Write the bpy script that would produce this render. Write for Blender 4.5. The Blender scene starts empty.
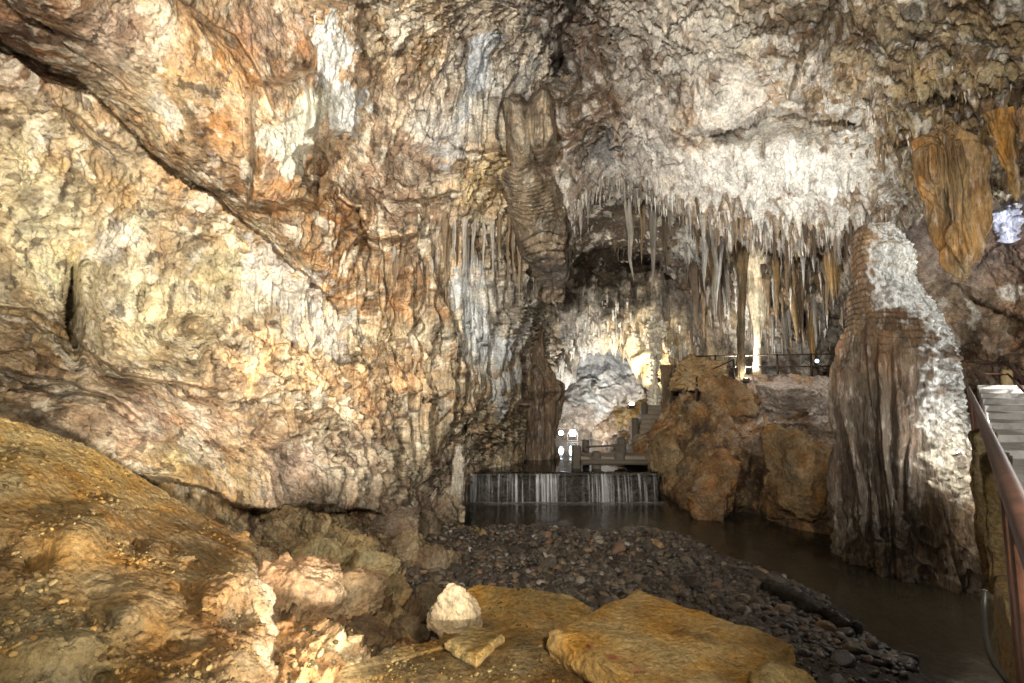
import bpy, math, time
import numpy as np
T0 = time.time()
from concurrent.futures import ThreadPoolExecutor
_pool = ThreadPoolExecutor(4)
def chunks(fn, n, size):
    if n <= size: return fn(0)
    list(_pool.map(fn, range(0, n, size)))
MSTEP = 1.0   # mesh step multiplier
scene = bpy.context.scene
COL = scene.collection
rng = np.random.default_rng(11)
R = math.radians

# ------------------------------------------------------------------ camera
CAM = np.array([0.0, 0.0, 3.5]); PITCH = R(4.9); F = 512.0
cp, sp = math.cos(PITCH), math.sin(PITCH)
def W(px, py, d):
    """world point seen in direction (px,py) at the horizontal distance d"""
    px = np.asarray(px, float); py = np.asarray(py, float); d = np.asarray(d, float)
    x = (px - 512.0) / F; up = (341.5 - py) / F
    yy = cp - up * sp; zz = sp + up * cp
    k = d / yy
    return np.stack([x * k + CAM[0], d + CAM[1] + 0 * px, zz * k + CAM[2]], -1)
def ZD(py, z):
    """distance at which the picture row py meets the level z"""
    up = (341.5 - py) / F
    return (z - CAM[2]) * (cp - up * sp) / (sp + up * cp)
def G(px, py, z):
    return W(px, py, ZD(py, z))

# ------------------------------------------------------------------ noise
_g = np.array([[1,1,0],[-1,1,0],[1,-1,0],[-1,-1,0],[1,0,1],[-1,0,1],[1,0,-1],[-1,0,-1],
               [0,1,1],[0,-1,1],[0,1,-1],[0,-1,-1],[1,1,0],[-1,1,0],[0,-1,1],[0,-1,-1]], np.float32)
def _h(ix, iy, iz, seed):
    h = (ix * np.uint32(0x9E3779B1)) ^ (iy * np.uint32(0x85EBCA77)) ^ (iz * np.uint32(0xC2B2AE3D)) ^ np.uint32(seed * 2654435761 % 4294967296)
    h ^= h >> np.uint32(15); h *= np.uint32(0x2C1B3C6D); h ^= h >> np.uint32(12); h *= np.uint32(0x297A2D39); h ^= h >> np.uint32(15)
    return h
def _perlin(P, seed):
    fl = np.floor(P); f = P - fl; i = fl.astype(np.int32).view(np.uint32)
    w = f * f * f * (f * (f * 6 - 15) + 10)
    out = np.zeros(len(P), np.float32)
    for dx in (0, 1):
        wx = w[:, 0] if dx else 1 - w[:, 0]
        for dy in (0, 1):
            wy = wx * (w[:, 1] if dy else 1 - w[:, 1])
            for dz in (0, 1):
                wz = wy * (w[:, 2] if dz else 1 - w[:, 2])
                g = _g[_h(i[:, 0] + np.uint32(dx), i[:, 1] + np.uint32(dy), i[:, 2] + np.uint32(dz), seed) & np.uint32(15)]
                out += wz * (g[:, 0] * (f[:, 0] - dx) + g[:, 1] * (f[:, 1] - dy) + g[:, 2] * (f[:, 2] - dz))
    return out
def perlin(P, lam=1.0, seed=1, sc=(1, 1, 1)):
    sh = P.shape[:-1]; Q = (P.reshape(-1, 3) * (np.array(sc) / lam) + 100.37).astype(np.float32)
    out = np.empty(len(Q), np.float32)
    def run(a): out[a:a + 16000] = _perlin(Q[a:a + 16000], seed)
    chunks(run, len(Q), 16000)
    return out.reshape(sh)
def fbm(P, lam, n=4, seed=1, gain=.5, sc=(1, 1, 1)):
    o = 0; a = 1
    for k in range(n):
        o = o + a * perlin(P, lam / 2.03 ** k, seed + 17 * k, sc); a *= gain
    return o
def ridged(P, lam, n=4, seed=1, gain=.5, sc=(1, 1, 1)):
    o = 0; a = 1
    for k in range(n):
        o = o + a * (0.5 - 1.6 * np.abs(perlin(P, lam / 2.03 ** k, seed + 17 * k, sc))); a *= gain
    return o
def worley(P, lam, seed=1, jit=.9, two=False):
    sh = P.shape[:-1]; Q = (P.reshape(-1, 3) / lam + 50.11).astype(np.float32)
    out = np.empty(len(Q), np.float32); out2 = np.empty(len(Q), np.float32)
    def run(a):
        q = Q[a:a + 16000]; fl = np.floor(q); i = fl.astype(np.int32).view(np.uint32); f = q - fl
        b = np.full(len(q), 9, np.float32); b2 = b.copy()
        for dx in (-1, 0, 1):
            for dy in (-1, 0, 1):
                for dz in (-1, 0, 1):
                    h = _h(i[:, 0] + np.uint32(dx & 0xffffffff), i[:, 1] + np.uint32(dy & 0xffffffff), i[:, 2] + np.uint32(dz & 0xffffffff), seed)
                    ox = dx + .5 + jit * ((h & np.uint32(1023)) / 1023. - .5) - f[:, 0]
                    oy = dy + .5 + jit * (((h >> np.uint32(10)) & np.uint32(1023)) / 1023. - .5) - f[:, 1]
                    oz = dz + .5 + jit * (((h >> np.uint32(20)) & np.uint32(1023)) / 1023. - .5) - f[:, 2]
                    r = (ox * ox + oy * oy + oz * oz).astype(np.float32)
                    b2 = np.minimum(b2, np.maximum(b, r)); b = np.minimum(b, r)
        out[a:a + 16000] = np.sqrt(b); out2[a:a + 16000] = np.sqrt(b2)
    chunks(run, len(Q), 16000)
    if two: return out.reshape(sh), out2.reshape(sh)
    return out.reshape(sh)
def facets(P, lam, seed=1, jit=.95):
    """broken planes: each cell is a facet with a tilt of its own"""
    sh = P.shape[:-1]; Q = (P.reshape(-1, 3) / lam + 70.7).astype(np.float32)
    out = np.empty(len(Q), np.float32)
    def run(a):
        q = Q[a:a + 16000]; fl = np.floor(q); i = fl.astype(np.int32).view(np.uint32); f = q - fl
        b = np.full(len(q), 9, np.float32); v = np.zeros(len(q), np.float32)
        for dx in (-1, 0, 1):
            for dy in (-1, 0, 1):
                for dz in (-1, 0, 1):
                    h = _h(i[:, 0] + np.uint32(dx & 0xffffffff), i[:, 1] + np.uint32(dy & 0xffffffff), i[:, 2] + np.uint32(dz & 0xffffffff), seed)
                    a1 = (h & np.uint32(1023)).astype(np.float32) / 1023.; a2 = ((h >> np.uint32(10)) & np.uint32(1023)).astype(np.float32) / 1023.; a3 = ((h >> np.uint32(20)) & np.uint32(1023)).astype(np.float32) / 1023.
                    ox = dx + .5 + jit * (a1 - .5) - f[:, 0]; oy = dy + .5 + jit * (a2 - .5) - f[:, 1]; oz = dz + .5 + jit * (a3 - .5) - f[:, 2]
                    r = ox * ox + oy * oy + oz * oz; m = r < b; b = np.where(m, r, b)
                    v = np.where(m, (a2 * 2 - 1) * ox * 1.2 + (a3 * 2 - 1) * oy * 1.2 + ((a1 + a2 * 7.3) % 1 * 2 - .7) * oz * 1.3 + ((a1 * 5.1 + a3 * 3.7) % 1 - .5) * .7, v)
        out[a:a + 16000] = v
    chunks(run, len(Q), 16000)
    return out.reshape(sh)
def sstep(a, b, x):
    t = np.clip((x - a) / (b - a), 0, 1); return t * t * (3 - 2 * t)

# ------------------------------------------------------------------ meshes, tags
def lin(hexs):
    c = np.array([int(hexs[k:k + 2], 16) for k in (0, 2, 4)]) / 255.
    return np.where(c <= .04045, c / 12.92, ((c + .055) / 1.055) ** 2.4) * [1., 1.005, .97]
def mesh_obj(name, verts, faces, mat, parent=None, col=None, smooth=True, loc=None):
    me = bpy.data.meshes.new(name)
    verts = np.asarray(verts, np.float32)
    if isinstance(faces, np.ndarray):
        n, k = faces.shape
        me.vertices.add(len(verts)); me.vertices.foreach_set('co', verts.ravel())
        me.loops.add(n * k); me.loops.foreach_set('vertex_index', faces.astype(np.int32).ravel())
        me.polygons.add(n); me.polygons.foreach_set('loop_start', np.arange(0, n * k, k, dtype=np.int32))
        try: me.polygons.foreach_set('loop_total', np.full(n, k, np.int32))
        except Exception: pass
        me.update(calc_edges=True); me.validate()
    else:
        me.from_pydata([tuple(map(float, v)) for v in verts], [], faces)
    if smooth: me.polygons.foreach_set('use_smooth', np.ones(len(me.polygons), bool))
    if col is not None:
        a = me.color_attributes.new('Col', 'FLOAT_COLOR', 'POINT')
        a.data.foreach_set('color', (np.concatenate([col, np.zeros((len(col), 1))], 1) if col.shape[1] == 3 else col).astype(np.float32).ravel())
    if mat is not None: me.materials.append(mat)
    o = bpy.data.objects.new(name, me); COL.objects.link(o)
    if parent is not None: o.parent = parent
    if loc is not None: o.location = loc
    return o
def tag(o, label=None, cat=None, group=None, kind=None):
    if label: o['label'] = label
    if cat: o['category'] = cat
    if group: o['group'] = group
    if kind: o['kind'] = kind
    return o
def empty(name, loc, label, cat, group=None, rz=0):
    o = bpy.data.objects.new(name, None); COL.objects.link(o); o.location = loc; o.rotation_euler = (0, 0, rz)
    o.empty_display_size = .2
    return tag(o, label, cat, group)
def grid_faces(nv, nu, wrap=False):
    j, i = np.meshgrid(np.arange(nv - 1), np.arange(nu if wrap else nu - 1), indexing='ij')
    i2 = (i + 1) % nu
    return np.stack([j * nu + i, j * nu + i2, (j + 1) * nu + i2, (j + 1) * nu + i], -1).reshape(-1, 4)
def blur(P, k):
    for _ in range(k):
        P = P.copy()
        P[1:-1] = .25 * P[:-2] + .5 * P[1:-1] + .25 * P[2:]
        P[:, 1:-1] = .25 * P[:, :-2] + .5 * P[:, 1:-1] + .25 * P[:, 2:]
    return P
def grid_normals(P, ref=None, k=6):
    if k: P = blur(P, k)
    du = np.gradient(P, axis=1); dv = np.gradient(P, axis=0)
    n = np.cross(du, dv); n /= np.linalg.norm(n, axis=-1, keepdims=True) + 1e-9
    if ref is not None:
        m = P.shape[0] // 2, P.shape[1] // 2
        if np.sum(n * (ref - P)) < 0: n = -n
    return n

# ------------------------------------------------------------------ materials
def nodes(name):
    m = bpy.data.materials.new(name); m.use_nodes = True; nt = m.node_tree
    nt.nodes.clear(); out = nt.nodes.new('ShaderNodeOutputMaterial')
    def N(t, ins=None, **kw):
        n = nt.nodes.new('ShaderNode' + t)
        for k, v in kw.items(): setattr(n, k, v)
        for k, v in (ins or {}).items():
            if isinstance(v, bpy.types.NodeSocket): nt.links.new(v, n.inputs[k])
            else: n.inputs[k].default_value = v
        return n
    return m, nt, N, out
def ramp(N, fac, stops):
    r = N('ValToRGB', {'Fac': fac}); e = r.color_ramp.elements
    while len(e) < len(stops): e.new(.5)
    for k, (p, c) in enumerate(stops):
        e[k].position = p; e[k].color = (*c, 1) if len(c) == 3 else c
    return r.outputs['Color']
def rock_mat(name, base=None, contrast=1., dark=.35, pale=.25, palec=(.62, .57, .5), darkc=(.075, .055, .032), rough=(.5, .85), bump=.7, scale=1., vert=0., spec=.35, wet=0., hue=0., val=1.):
    m, nt, N, out = nodes(name)
    tc = N('TexCoord').outputs['Object']
    mp = N('Mapping', {'Vector': tc, 'Scale': (scale, scale, scale * (1 - .8 * vert))}).outputs['Vector']
    at = N('Attribute', attribute_name='Col')
    if base is None: c = at.outputs['Color']
    else: c = N('RGB').outputs[0]; c.default_value = (*base, 1)
    n1 = N('TexNoise', {'Vector': mp, 'Scale': 1.7, 'Detail': 6, 'Roughness': .65, 'Distortion': .08}).outputs['Fac']
    v = ramp(N, n1, [(.3, (.62,) * 3), (.5, (1,) * 3), (.7, (1.35 if contrast > .9 else 1.2,) * 3)])
    c = N('MixRGB', {'Fac': min(1, contrast), 'Color1': c, 'Color2': v}, blend_type='MULTIPLY').outputs[0]
    if base is None:
        ns = N('TexNoise', {'Vector': N('Mapping', {'Vector': tc, 'Scale': (1, 1, .07)}).outputs[0], 'Scale': 9., 'Detail': 4, 'Roughness': .65, 'Distortion': .08}).outputs['Fac']
        vs_ = ramp(N, ns, [(.32, (.38,) * 3), (.5, (1,) * 3), (.66, (1.6,) * 3)])
        c = N('MixRGB', {'Fac': N('Math', {0: at.outputs['Alpha'], 1: .85}, operation='MULTIPLY').outputs[0], 'Color1': c, 'Color2': vs_}, blend_type='MULTIPLY').outputs[0]
    n2 = N('TexNoise', {'Vector': mp, 'Scale': 5.3, 'Detail': 5, 'Roughness': .7, 'Distortion': .08}).outputs['Fac']
    f2 = N('MapRange', {'Value': n2, 'From Min': .53, 'From Max': .68, 'To Max': pale}).outputs[0]
    c = N('MixRGB', {'Fac': f2, 'Color1': c, 'Color2': (*palec, 1)}).outputs[0]
    n3 = N('TexNoise', {'Vector': mp, 'Scale': 3.1, 'Detail': 6, 'Roughness': .75, 'Distortion': .08, 'W': 3.}, noise_dimensions='4D').outputs['Fac']
    f3 = N('MapRange', {'Value': n3, 'From Min': .54, 'From Max': .7, 'To Max': dark}).outputs[0]
    c = N('MixRGB', {'Fac': f3, 'Color1': c, 'Color2': (*darkc, 1)}).outputs[0]
    n5 = N('TexNoise', {'Vector': mp, 'Scale': 17., 'Detail': 3, 'Roughness': .75, 'Distortion': .08}).outputs['Fac']
    v5 = ramp(N, n5, [(.33, (.5,) * 3), (.5, (1,) * 3), (.66, (1.35,) * 3)])
    c = N('MixRGB', {'Fac': .8, 'Color1': c, 'Color2': v5}, blend_type='MULTIPLY').outputs[0]
    n4 = N('TexNoise', {'Vector': mp, 'Scale': 2.3, 'Detail': 2, 'W': 8.}, noise_dimensions='4D').outputs['Fac']
    hs = N('HueSaturation', {'Hue': N('MapRange', {'Value': n4, 'From Min': .3, 'From Max': .7, 'To Min': .488 + hue, 'To Max': .512 + hue}).outputs[0], 'Value': val,
                             'Saturation': N('MapRange', {'Value': n4, 'From Min': .3, 'From Max': .7, 'To Min': 1.0, 'To Max': .68}).outputs[0], 'Color': c}).outputs[0]
    b1 = N('TexNoise', {'Vector': mp, 'Scale': 9., 'Detail': 7, 'Roughness': .68}).outputs['Fac']
    b2 = N('TexVoronoi', {'Vector': mp, 'Scale': 14.}, feature='F1').outputs['Distance']
    hgt = N('Math', {0: b1, 1: N('Math', {0: b2, 1: .22}, operation='MULTIPLY').outputs[0]}, operation='SUBTRACT').outputs[0]
    bp = N('Bump', {'Strength': min(1, bump * 1.4), 'Distance': .1 / scale, 'Height': hgt}).outputs['Normal']
    rg = N('MapRange', {'Value': n2, 'From Min': .35, 'From Max': .65, 'To Min': rough[0], 'To Max': rough[1]}).outputs[0]
    bs = N('BsdfPrincipled', {'Base Color': hs, 'Roughness': rg, 'Normal': bp, 'Specular IOR Level': spec})
    nt.links.new(bs.outputs[0], out.inputs[0])
    return m
def plain_mat(name, c, rough=.6, metal=0., bump=.0, scale=20., var=.3, emit=None, es=0.):
    m, nt, N, out = nodes(name)
    tc = N('TexCoord').outputs['Object']
    n = N('TexNoise', {'Vector': tc, 'Scale': scale, 'Detail': 8, 'Roughness': .7}).outputs['Fac']
    cc = ramp(N, n, [(.3, tuple(x * (1 - var) for x in c)), (.7, tuple(min(1, x * (1 + var)) for x in c))])
    d = {'Base Color': cc, 'Roughness': rough, 'Metallic': metal}
    if bump: d['Normal'] = N('Bump', {'Strength': bump, 'Distance': .02, 'Height': n}).outputs['Normal']
    if emit: d['Emission Color'] = (*emit, 1); d['Emission Strength'] = es
    bs = N('BsdfPrincipled', d); nt.links.new(bs.outputs[0], out.inputs[0])
    return m
M_WALL = rock_mat('limestone_wall')
M_CEIL = rock_mat('limestone_ceiling', dark=.5, pale=.45, palec=(.72, .69, .65))
M_DARKROCK = rock_mat('limestone_inner', dark=.4, pale=.3)
M_EARTH = rock_mat('ochre_earth', contrast=.3, dark=.2, pale=.12, palec=(.40, .29, .15), bump=.7, rough=(.7, .95), spec=.2, scale=1.4, hue=.012, val=.92)
M_BANK = rock_mat('bank_rock', dark=.45, pale=.2, palec=(.4, .32, .22))
M_STAL = rock_mat('dripstone', dark=.3, pale=.35, vert=.9, scale=1.5)
M_STONE = rock_mat('river_stone', contrast=.8, dark=.25, pale=.3, rough=(.2, .5), scale=3., bump=.4, spec=.5)

# ------------------------------------------------------------------ relief patches
def rbf(ctrl, PX, PY, logv=True):
    c = np.array([(a, b, math.log(v) if logv else v) for a, b, v in ctrl], float)
    def K(ax, ay, bx, by): return np.sqrt((ax[:, None] - bx[None]) ** 2 + (ay[:, None] - by[None]) ** 2 + 15. ** 2)
    n = len(c); A = np.zeros((n + 1, n + 1)); A[:n, :n] = K(c[:, 0], c[:, 1], c[:, 0], c[:, 1]); A[:n, n] = 1; A[n, :n] = 1
    s = np.linalg.solve(A, np.append(c[:, 2], 0))
    out = np.empty(PX.size); fx, fy = PX.ravel(), PY.ravel()
    def run(a): out[a:a + 20000] = K(fx[a:a + 20000], fy[a:a + 20000], c[:, 0], c[:, 1]) @ s[:n] + s[n]
    chunks(run, len(fx), 20000)
    out = out.reshape(PX.shape)
    return np.exp(out) if logv else out
def colfield(ctrl, PX, PY, p=3.2):
    """colour and style channels by inverse distance between control spots"""
    c = np.array([(a, b) for a, b, *_ in ctrl], float)
    v = np.array([[*lin(q[2]), *(list(q[3:7]) + [1, 0, 0, 0][len(q[3:7]):])] for q in ctrl], float)
    fx, fy = PX.ravel(), PY.ravel(); out = np.empty((len(fx), v.shape[1]), np.float32)
    def run(a):
        d2 = (fx[a:a + 20000, None] - c[None, :, 0]) ** 2 + (fy[a:a + 20000, None] - c[None, :, 1]) ** 2 + 60.
        w = d2 ** (-p / 2); w /= w.sum(1, keepdims=True)
        out[a:a + 20000] = w @ v
    chunks(run, len(fx), 20000)
    return out.reshape(PX.shape + (v.shape[1],))
def polydist(pts, PX, PY):
    """signed distance to a polyline (positive on its right hand, i.e. below when it runs left to right), and the place along it"""
    best = np.full(PX.shape, 1e9); sgn = np.zeros(PX.shape); along = np.zeros(PX.shape); L = 0
    tot = sum(math.dist(pts[k], pts[k + 1]) for k in range(len(pts) - 1))
    for (x0, y0), (x1, y1) in zip(pts[:-1], pts[1:]):
        dx, dy = x1 - x0, y1 - y0; l2 = dx * dx + dy * dy; l = math.sqrt(l2)
        t = np.clip(((PX - x0) * dx + (PY - y0) * dy) / l2, 0, 1)
        ex, ey = PX - x0 - t * dx, PY - y0 - t * dy; d = np.hypot(ex, ey)
        m = d < best; best = np.where(m, d, best)
        sgn = np.where(m, np.sign(dx * ey - dy * ex), sgn); along = np.where(m, (L + t * l) / tot, along); L += l
    return best * sgn, along
def interp(pts, x):
    p = np.array(pts, float); return np.interp(x, p[:, 0], p[:, 1])
PATCH = {}
def patch(name, px0, px1, top, bot, step, D, C, mat, lip=0, seed=1, rock=1., lam=1.8, noct=6, features=None, spots=None,
          tierH=1.1, warp=10., fluteL=.28, kind='structure', ystep=None, lipd=4., label=None, cat=None, colj=.22, fine=1., parent=None, strata=None, mott=(), diag=None):
    ystep = (ystep or step) * MSTEP; step = step * MSTEP
    nu = int((px1 - px0) / step) + 1
    u = np.linspace(px0, px1, nu); tp = interp(top, u); bt = interp(bot, u)
    nv = int(np.max(bt - tp) / ystep) + 1
    nl = int(26 / ystep) if lip else 0
    t = np.concatenate([np.linspace(0, 1, nv), 1 + np.arange(1, nl + 1) / max(nl, 1)])
    PX = np.repeat(u[None], len(t), 0)
    tc = np.minimum(t, 1)[:, None]; e = np.maximum(t - 1, 0)[:, None]
    PY = tp[None] + tc * (bt - tp)[None] - e * lip
    PY0 = tp[None] + tc * (bt - tp)[None]
    d = rbf(D, PX, PY0)
    P0 = W(PX, PY, d + (e ** 1.4) * lipd)
    wx = fbm(P0, 1.3, 3, seed + 90) * warp * 2; wy = fbm(P0, 1.3, 3, seed + 91) * warp * 2
    CX, CY = PX + wx, PY0 + wy
    if features: d = features(PX, PY0, d, CX, CY)
    d = d + (e ** 1.4) * lipd
    P = W(PX, PY, d)
    S = colfield(C, CX, CY); col = S[..., :3]; rk, fl, dr, cr = S[..., 3], S[..., 4], S[..., 5], S[..., 6]
    nb = grid_normals(P0, CAM, k=8)
    n = grid_normals(P, CAM, k=14); n = .55 * nb + .45 * n
    # broad shape
    Pw = P + .35 * np.stack([perlin(P, 1.1, seed + 3), perlin(P, 1.1, seed + 4), perlin(P, 1.1, seed + 5)], -1)
    h = fbm(P0, lam * 1.6, 2, seed + 7) * lam * .22 * np.maximum(rk, .35)
    P = P + nb * (h * rock)[..., None]
    nh = nb * [1, 1, .35]; nh /= np.linalg.norm(nh, axis=-1, keepdims=True) + 1e-6
    nh = np.where((np.abs(nb[..., 2:]) < .75), nh, nb)
    # draperies that end in a ragged lip, and flutes
    if np.max(fl) > .02:
        Pv = P0 + .08 * np.stack([perlin(P0, 1.2, seed + 15, (1, 1, .2)), perlin(P0, 1.2, seed + 16, (1, 1, .2)), 0 * P[..., 2]], -1)
        t1 = P0[..., 2] / tierH + 1.2 * perlin(P0, 2.6, seed + 11, (1, 1, .3)) + .3 * perlin(Pv, .34, seed + 12, (1, 1, .06)) + .16 * perlin(Pv, .13, seed + 14, (1, 1, .06))
        k = np.floor(t1); f = t1 - k
        amp = (.35 + .65 * ((np.sin(k * 12.9898 + 4.1) * 43758.5453) % 1.0)) * sstep(-.25, .25, perlin(P, 1.8, seed + 13))
        saw = (1 - f) ** .8 * sstep(0, .09, f)
        h = .05 * tierH * saw * amp
        flu = np.abs(perlin(Pv, fluteL, seed + 21, (1, 1, .045))) * fluteL * 1.7 + np.abs(perlin(Pv, fluteL * .45, seed + 22, (1, 1, .04))) * fluteL * 1.1 + np.abs(perlin(Pv, fluteL * 2.6, seed + 23, (1, 1, .09))) * fluteL * 1.8
        P = P + nh * (fl * (h + flu))[..., None]
    # rock relief: broken facets, rough fractal surface, a few cracks
    o = 0; L = lam * .7
    for q in range(noct):
        o = o + perlin(Pw if q < 2 else P, L, seed + 31 + q) * .095 * L ** .92; L /= 1.95
    Pf = P + .05 * np.stack([fbm(P, .3, 2, seed + 53), fbm(P, .3, 2, seed + 54), fbm(P, .3, 2, seed + 55)], -1)
    o = o + min(1, lam) * (.10 * facets(Pf, .62 * lam, seed + 66) * sstep(-.3, .3, perlin(P, 1.7, seed + 69)) + .035 * facets(Pf, .25 * lam, seed + 67) * sstep(-.2, .3, perlin(P, 1.1, seed + 70)) + .03 * facets(Pf, .1 * lam, seed + 68))
    zone = perlin(P, 1.6, seed + 58)
    pits = sstep(.1, .5, perlin(P, .19, seed + 57, (1, 1, .45)) + .7 * zone) * .09 + sstep(.1, .5, perlin(P, .085, seed + 59, (1, 1, .5)) + .6 * zone) * .045
    ck = np.exp(-(fbm(Pw, 1.3, 2, seed + 64, sc=(1, 1, .7)) / .022) ** 2) * sstep(-.05, .2, perlin(P, 1.5, seed + 65)) * .10
    o = o - (.5 * pits + ck) * min(1., lam)
    if np.max(cr) > .02:      # coral-like crust with hanging knobs
        k1 = np.abs(perlin(P, .16, seed + 151, (1, 1, .38))); k2 = np.abs(perlin(P, .075, seed + 152, (1, 1, .42)))
        o = o + cr / np.maximum(rk, .3) * .6 * np.clip(1.2 - fl, .15, 1) * (k1 * .16 + k2 * .09 - .04 + .10 * np.clip(perlin(P, .42, seed + 153), 0, 1)) * sstep(-.35, .15, perlin(P, 1.3, seed + 154))
    if diag is not None:      # striations along a bedding direction
        dv, du_, fn = diag; dv = np.array(dv, float) / np.linalg.norm(dv); wgt = fn(PX, PY0)
        A_ = (P @ dv)[..., None] * dv; Pd = (P - A_) + A_ * .1
        o = o + wgt * (.10 * perlin(Pd, .5, seed + 161) + .07 * (.3 - np.abs(perlin(Pd, .26, seed + 162))) + .04 * (.3 - np.abs(perlin(Pd, .11, seed + 163))))
    n2 = grid_normals(P, CAM, k=10); n2 = .75 * n + .25 * n2
    P = P + n2 * (1.3 * o * rk * rock * fine)[..., None]
    if strata is not None:
        ax, ay, az, per, amp = strata
        s = (P @ np.array([ax, ay, az])) / per + .8 * perlin(P, .9, seed + 61) + .3 * perlin(P, .25, seed + 62)
        f = s - np.floor(s)
        P = P + n2 * (amp * (f ** 1.5 - .4) * rk * sstep(-.2, .2, perlin(P, 1.6, seed + 63)))[..., None]
    if np.max(dr) > .02:
        Q = P.copy(); Q[..., 2] *= .12
        Q = Q + .05 * np.stack([perlin(P, .3, seed + 44), perlin(P, .3, seed + 45), 0 * h], -1)
        w1 = worley(Q, .30, seed + 41); w2 = worley(Q, .15, seed + 42)
        big = sstep(-.15, .3, perlin(P, .9, seed + 43))
        hh = np.clip(1 - w1 * 2.0, 0, 1) ** 1.3 * .75 * big + np.clip(1 - w2 * 2., 0, 1) ** 1.2 * .26
        P[..., 2] -= hh * dr
    # pigment: mottling independent of the relief
    mo = fbm(Pw, .8, 4, seed + 71); mo2 = fbm(Pw, .22, 3, seed + 72); vs = fbm(P, .3, 3, seed + 73, sc=(1, 1, .08))
    mo3 = fbm(P, .12, 2, seed + 74)
    g = 1 + colj * (1.9 * mo + 1.5 * mo2 + 1.2 * mo3) + .5 * np.clip(fl, 0, 1) * vs
    col = col * np.clip(g, .35, 1.7)[..., None]
    for q, (hx, L, thr, st) in enumerate(mott):
        mk = sstep(thr - .05, thr + .08, fbm(Pw, L, 4, seed + 81 + q, gain=.6, sc=(1, 1, .7)))[..., None] * st
        col = col * (1 - mk) + lin(hx) * (1 + .4 * mo2)[..., None] * mk
    if spots:
        for s in spots:
            (pts, rad, hx, st) = s[:4]; ed = s[4] if len(s) > 4 else 1.
            q = np.abs(polydist(pts, PX + wx * .6, PY0 + wy * .6)[0]) if len(pts) > 1 else np.hypot(PX + wx * .6 - pts[0][0], PY0 + wy * .6 - pts[0][1])
            mk = sstep(.25, -.25, (q - rad) / rad / ed + .9 * mo + .8 * mo2 + .8 * vs) * st
            cc = lin(hx) * np.clip(1 + .35 * mo2 + .2 * vs, .5, 1.5)[..., None]
            col = col * (1 - mk[..., None]) + cc * mk[..., None]
    o = mesh_obj(name, P.reshape(-1, 3), grid_faces(*P.shape[:2]), mat, parent, np.concatenate([np.clip(col, .005, .85), np.clip(fl, 0, 1)[..., None]], -1).reshape(-1, 4))
    if kind: tag(o, kind=kind)
    if label: tag(o, label, cat)
    PATCH[name] = (P, PX, PY, u, tp, bt, nv)
    print(name, P.shape, round(time.time() - T0, 1))
    return o
def on(name, px, py):
    """point of a finished patch near a picture place"""
    P, PX, PY, u, tp, bt, nv = PATCH[name]
    i = int(np.clip(round((px - u[0]) / (u[-1] - u[0]) * (len(u) - 1)), 0, len(u) - 1))
    t = (py - tp[i]) / max(1e-6, bt[i] - tp[i]); j = int(np.clip(round(t * (nv - 1)), 0, nv - 1))
    return P[j, i]

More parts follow.
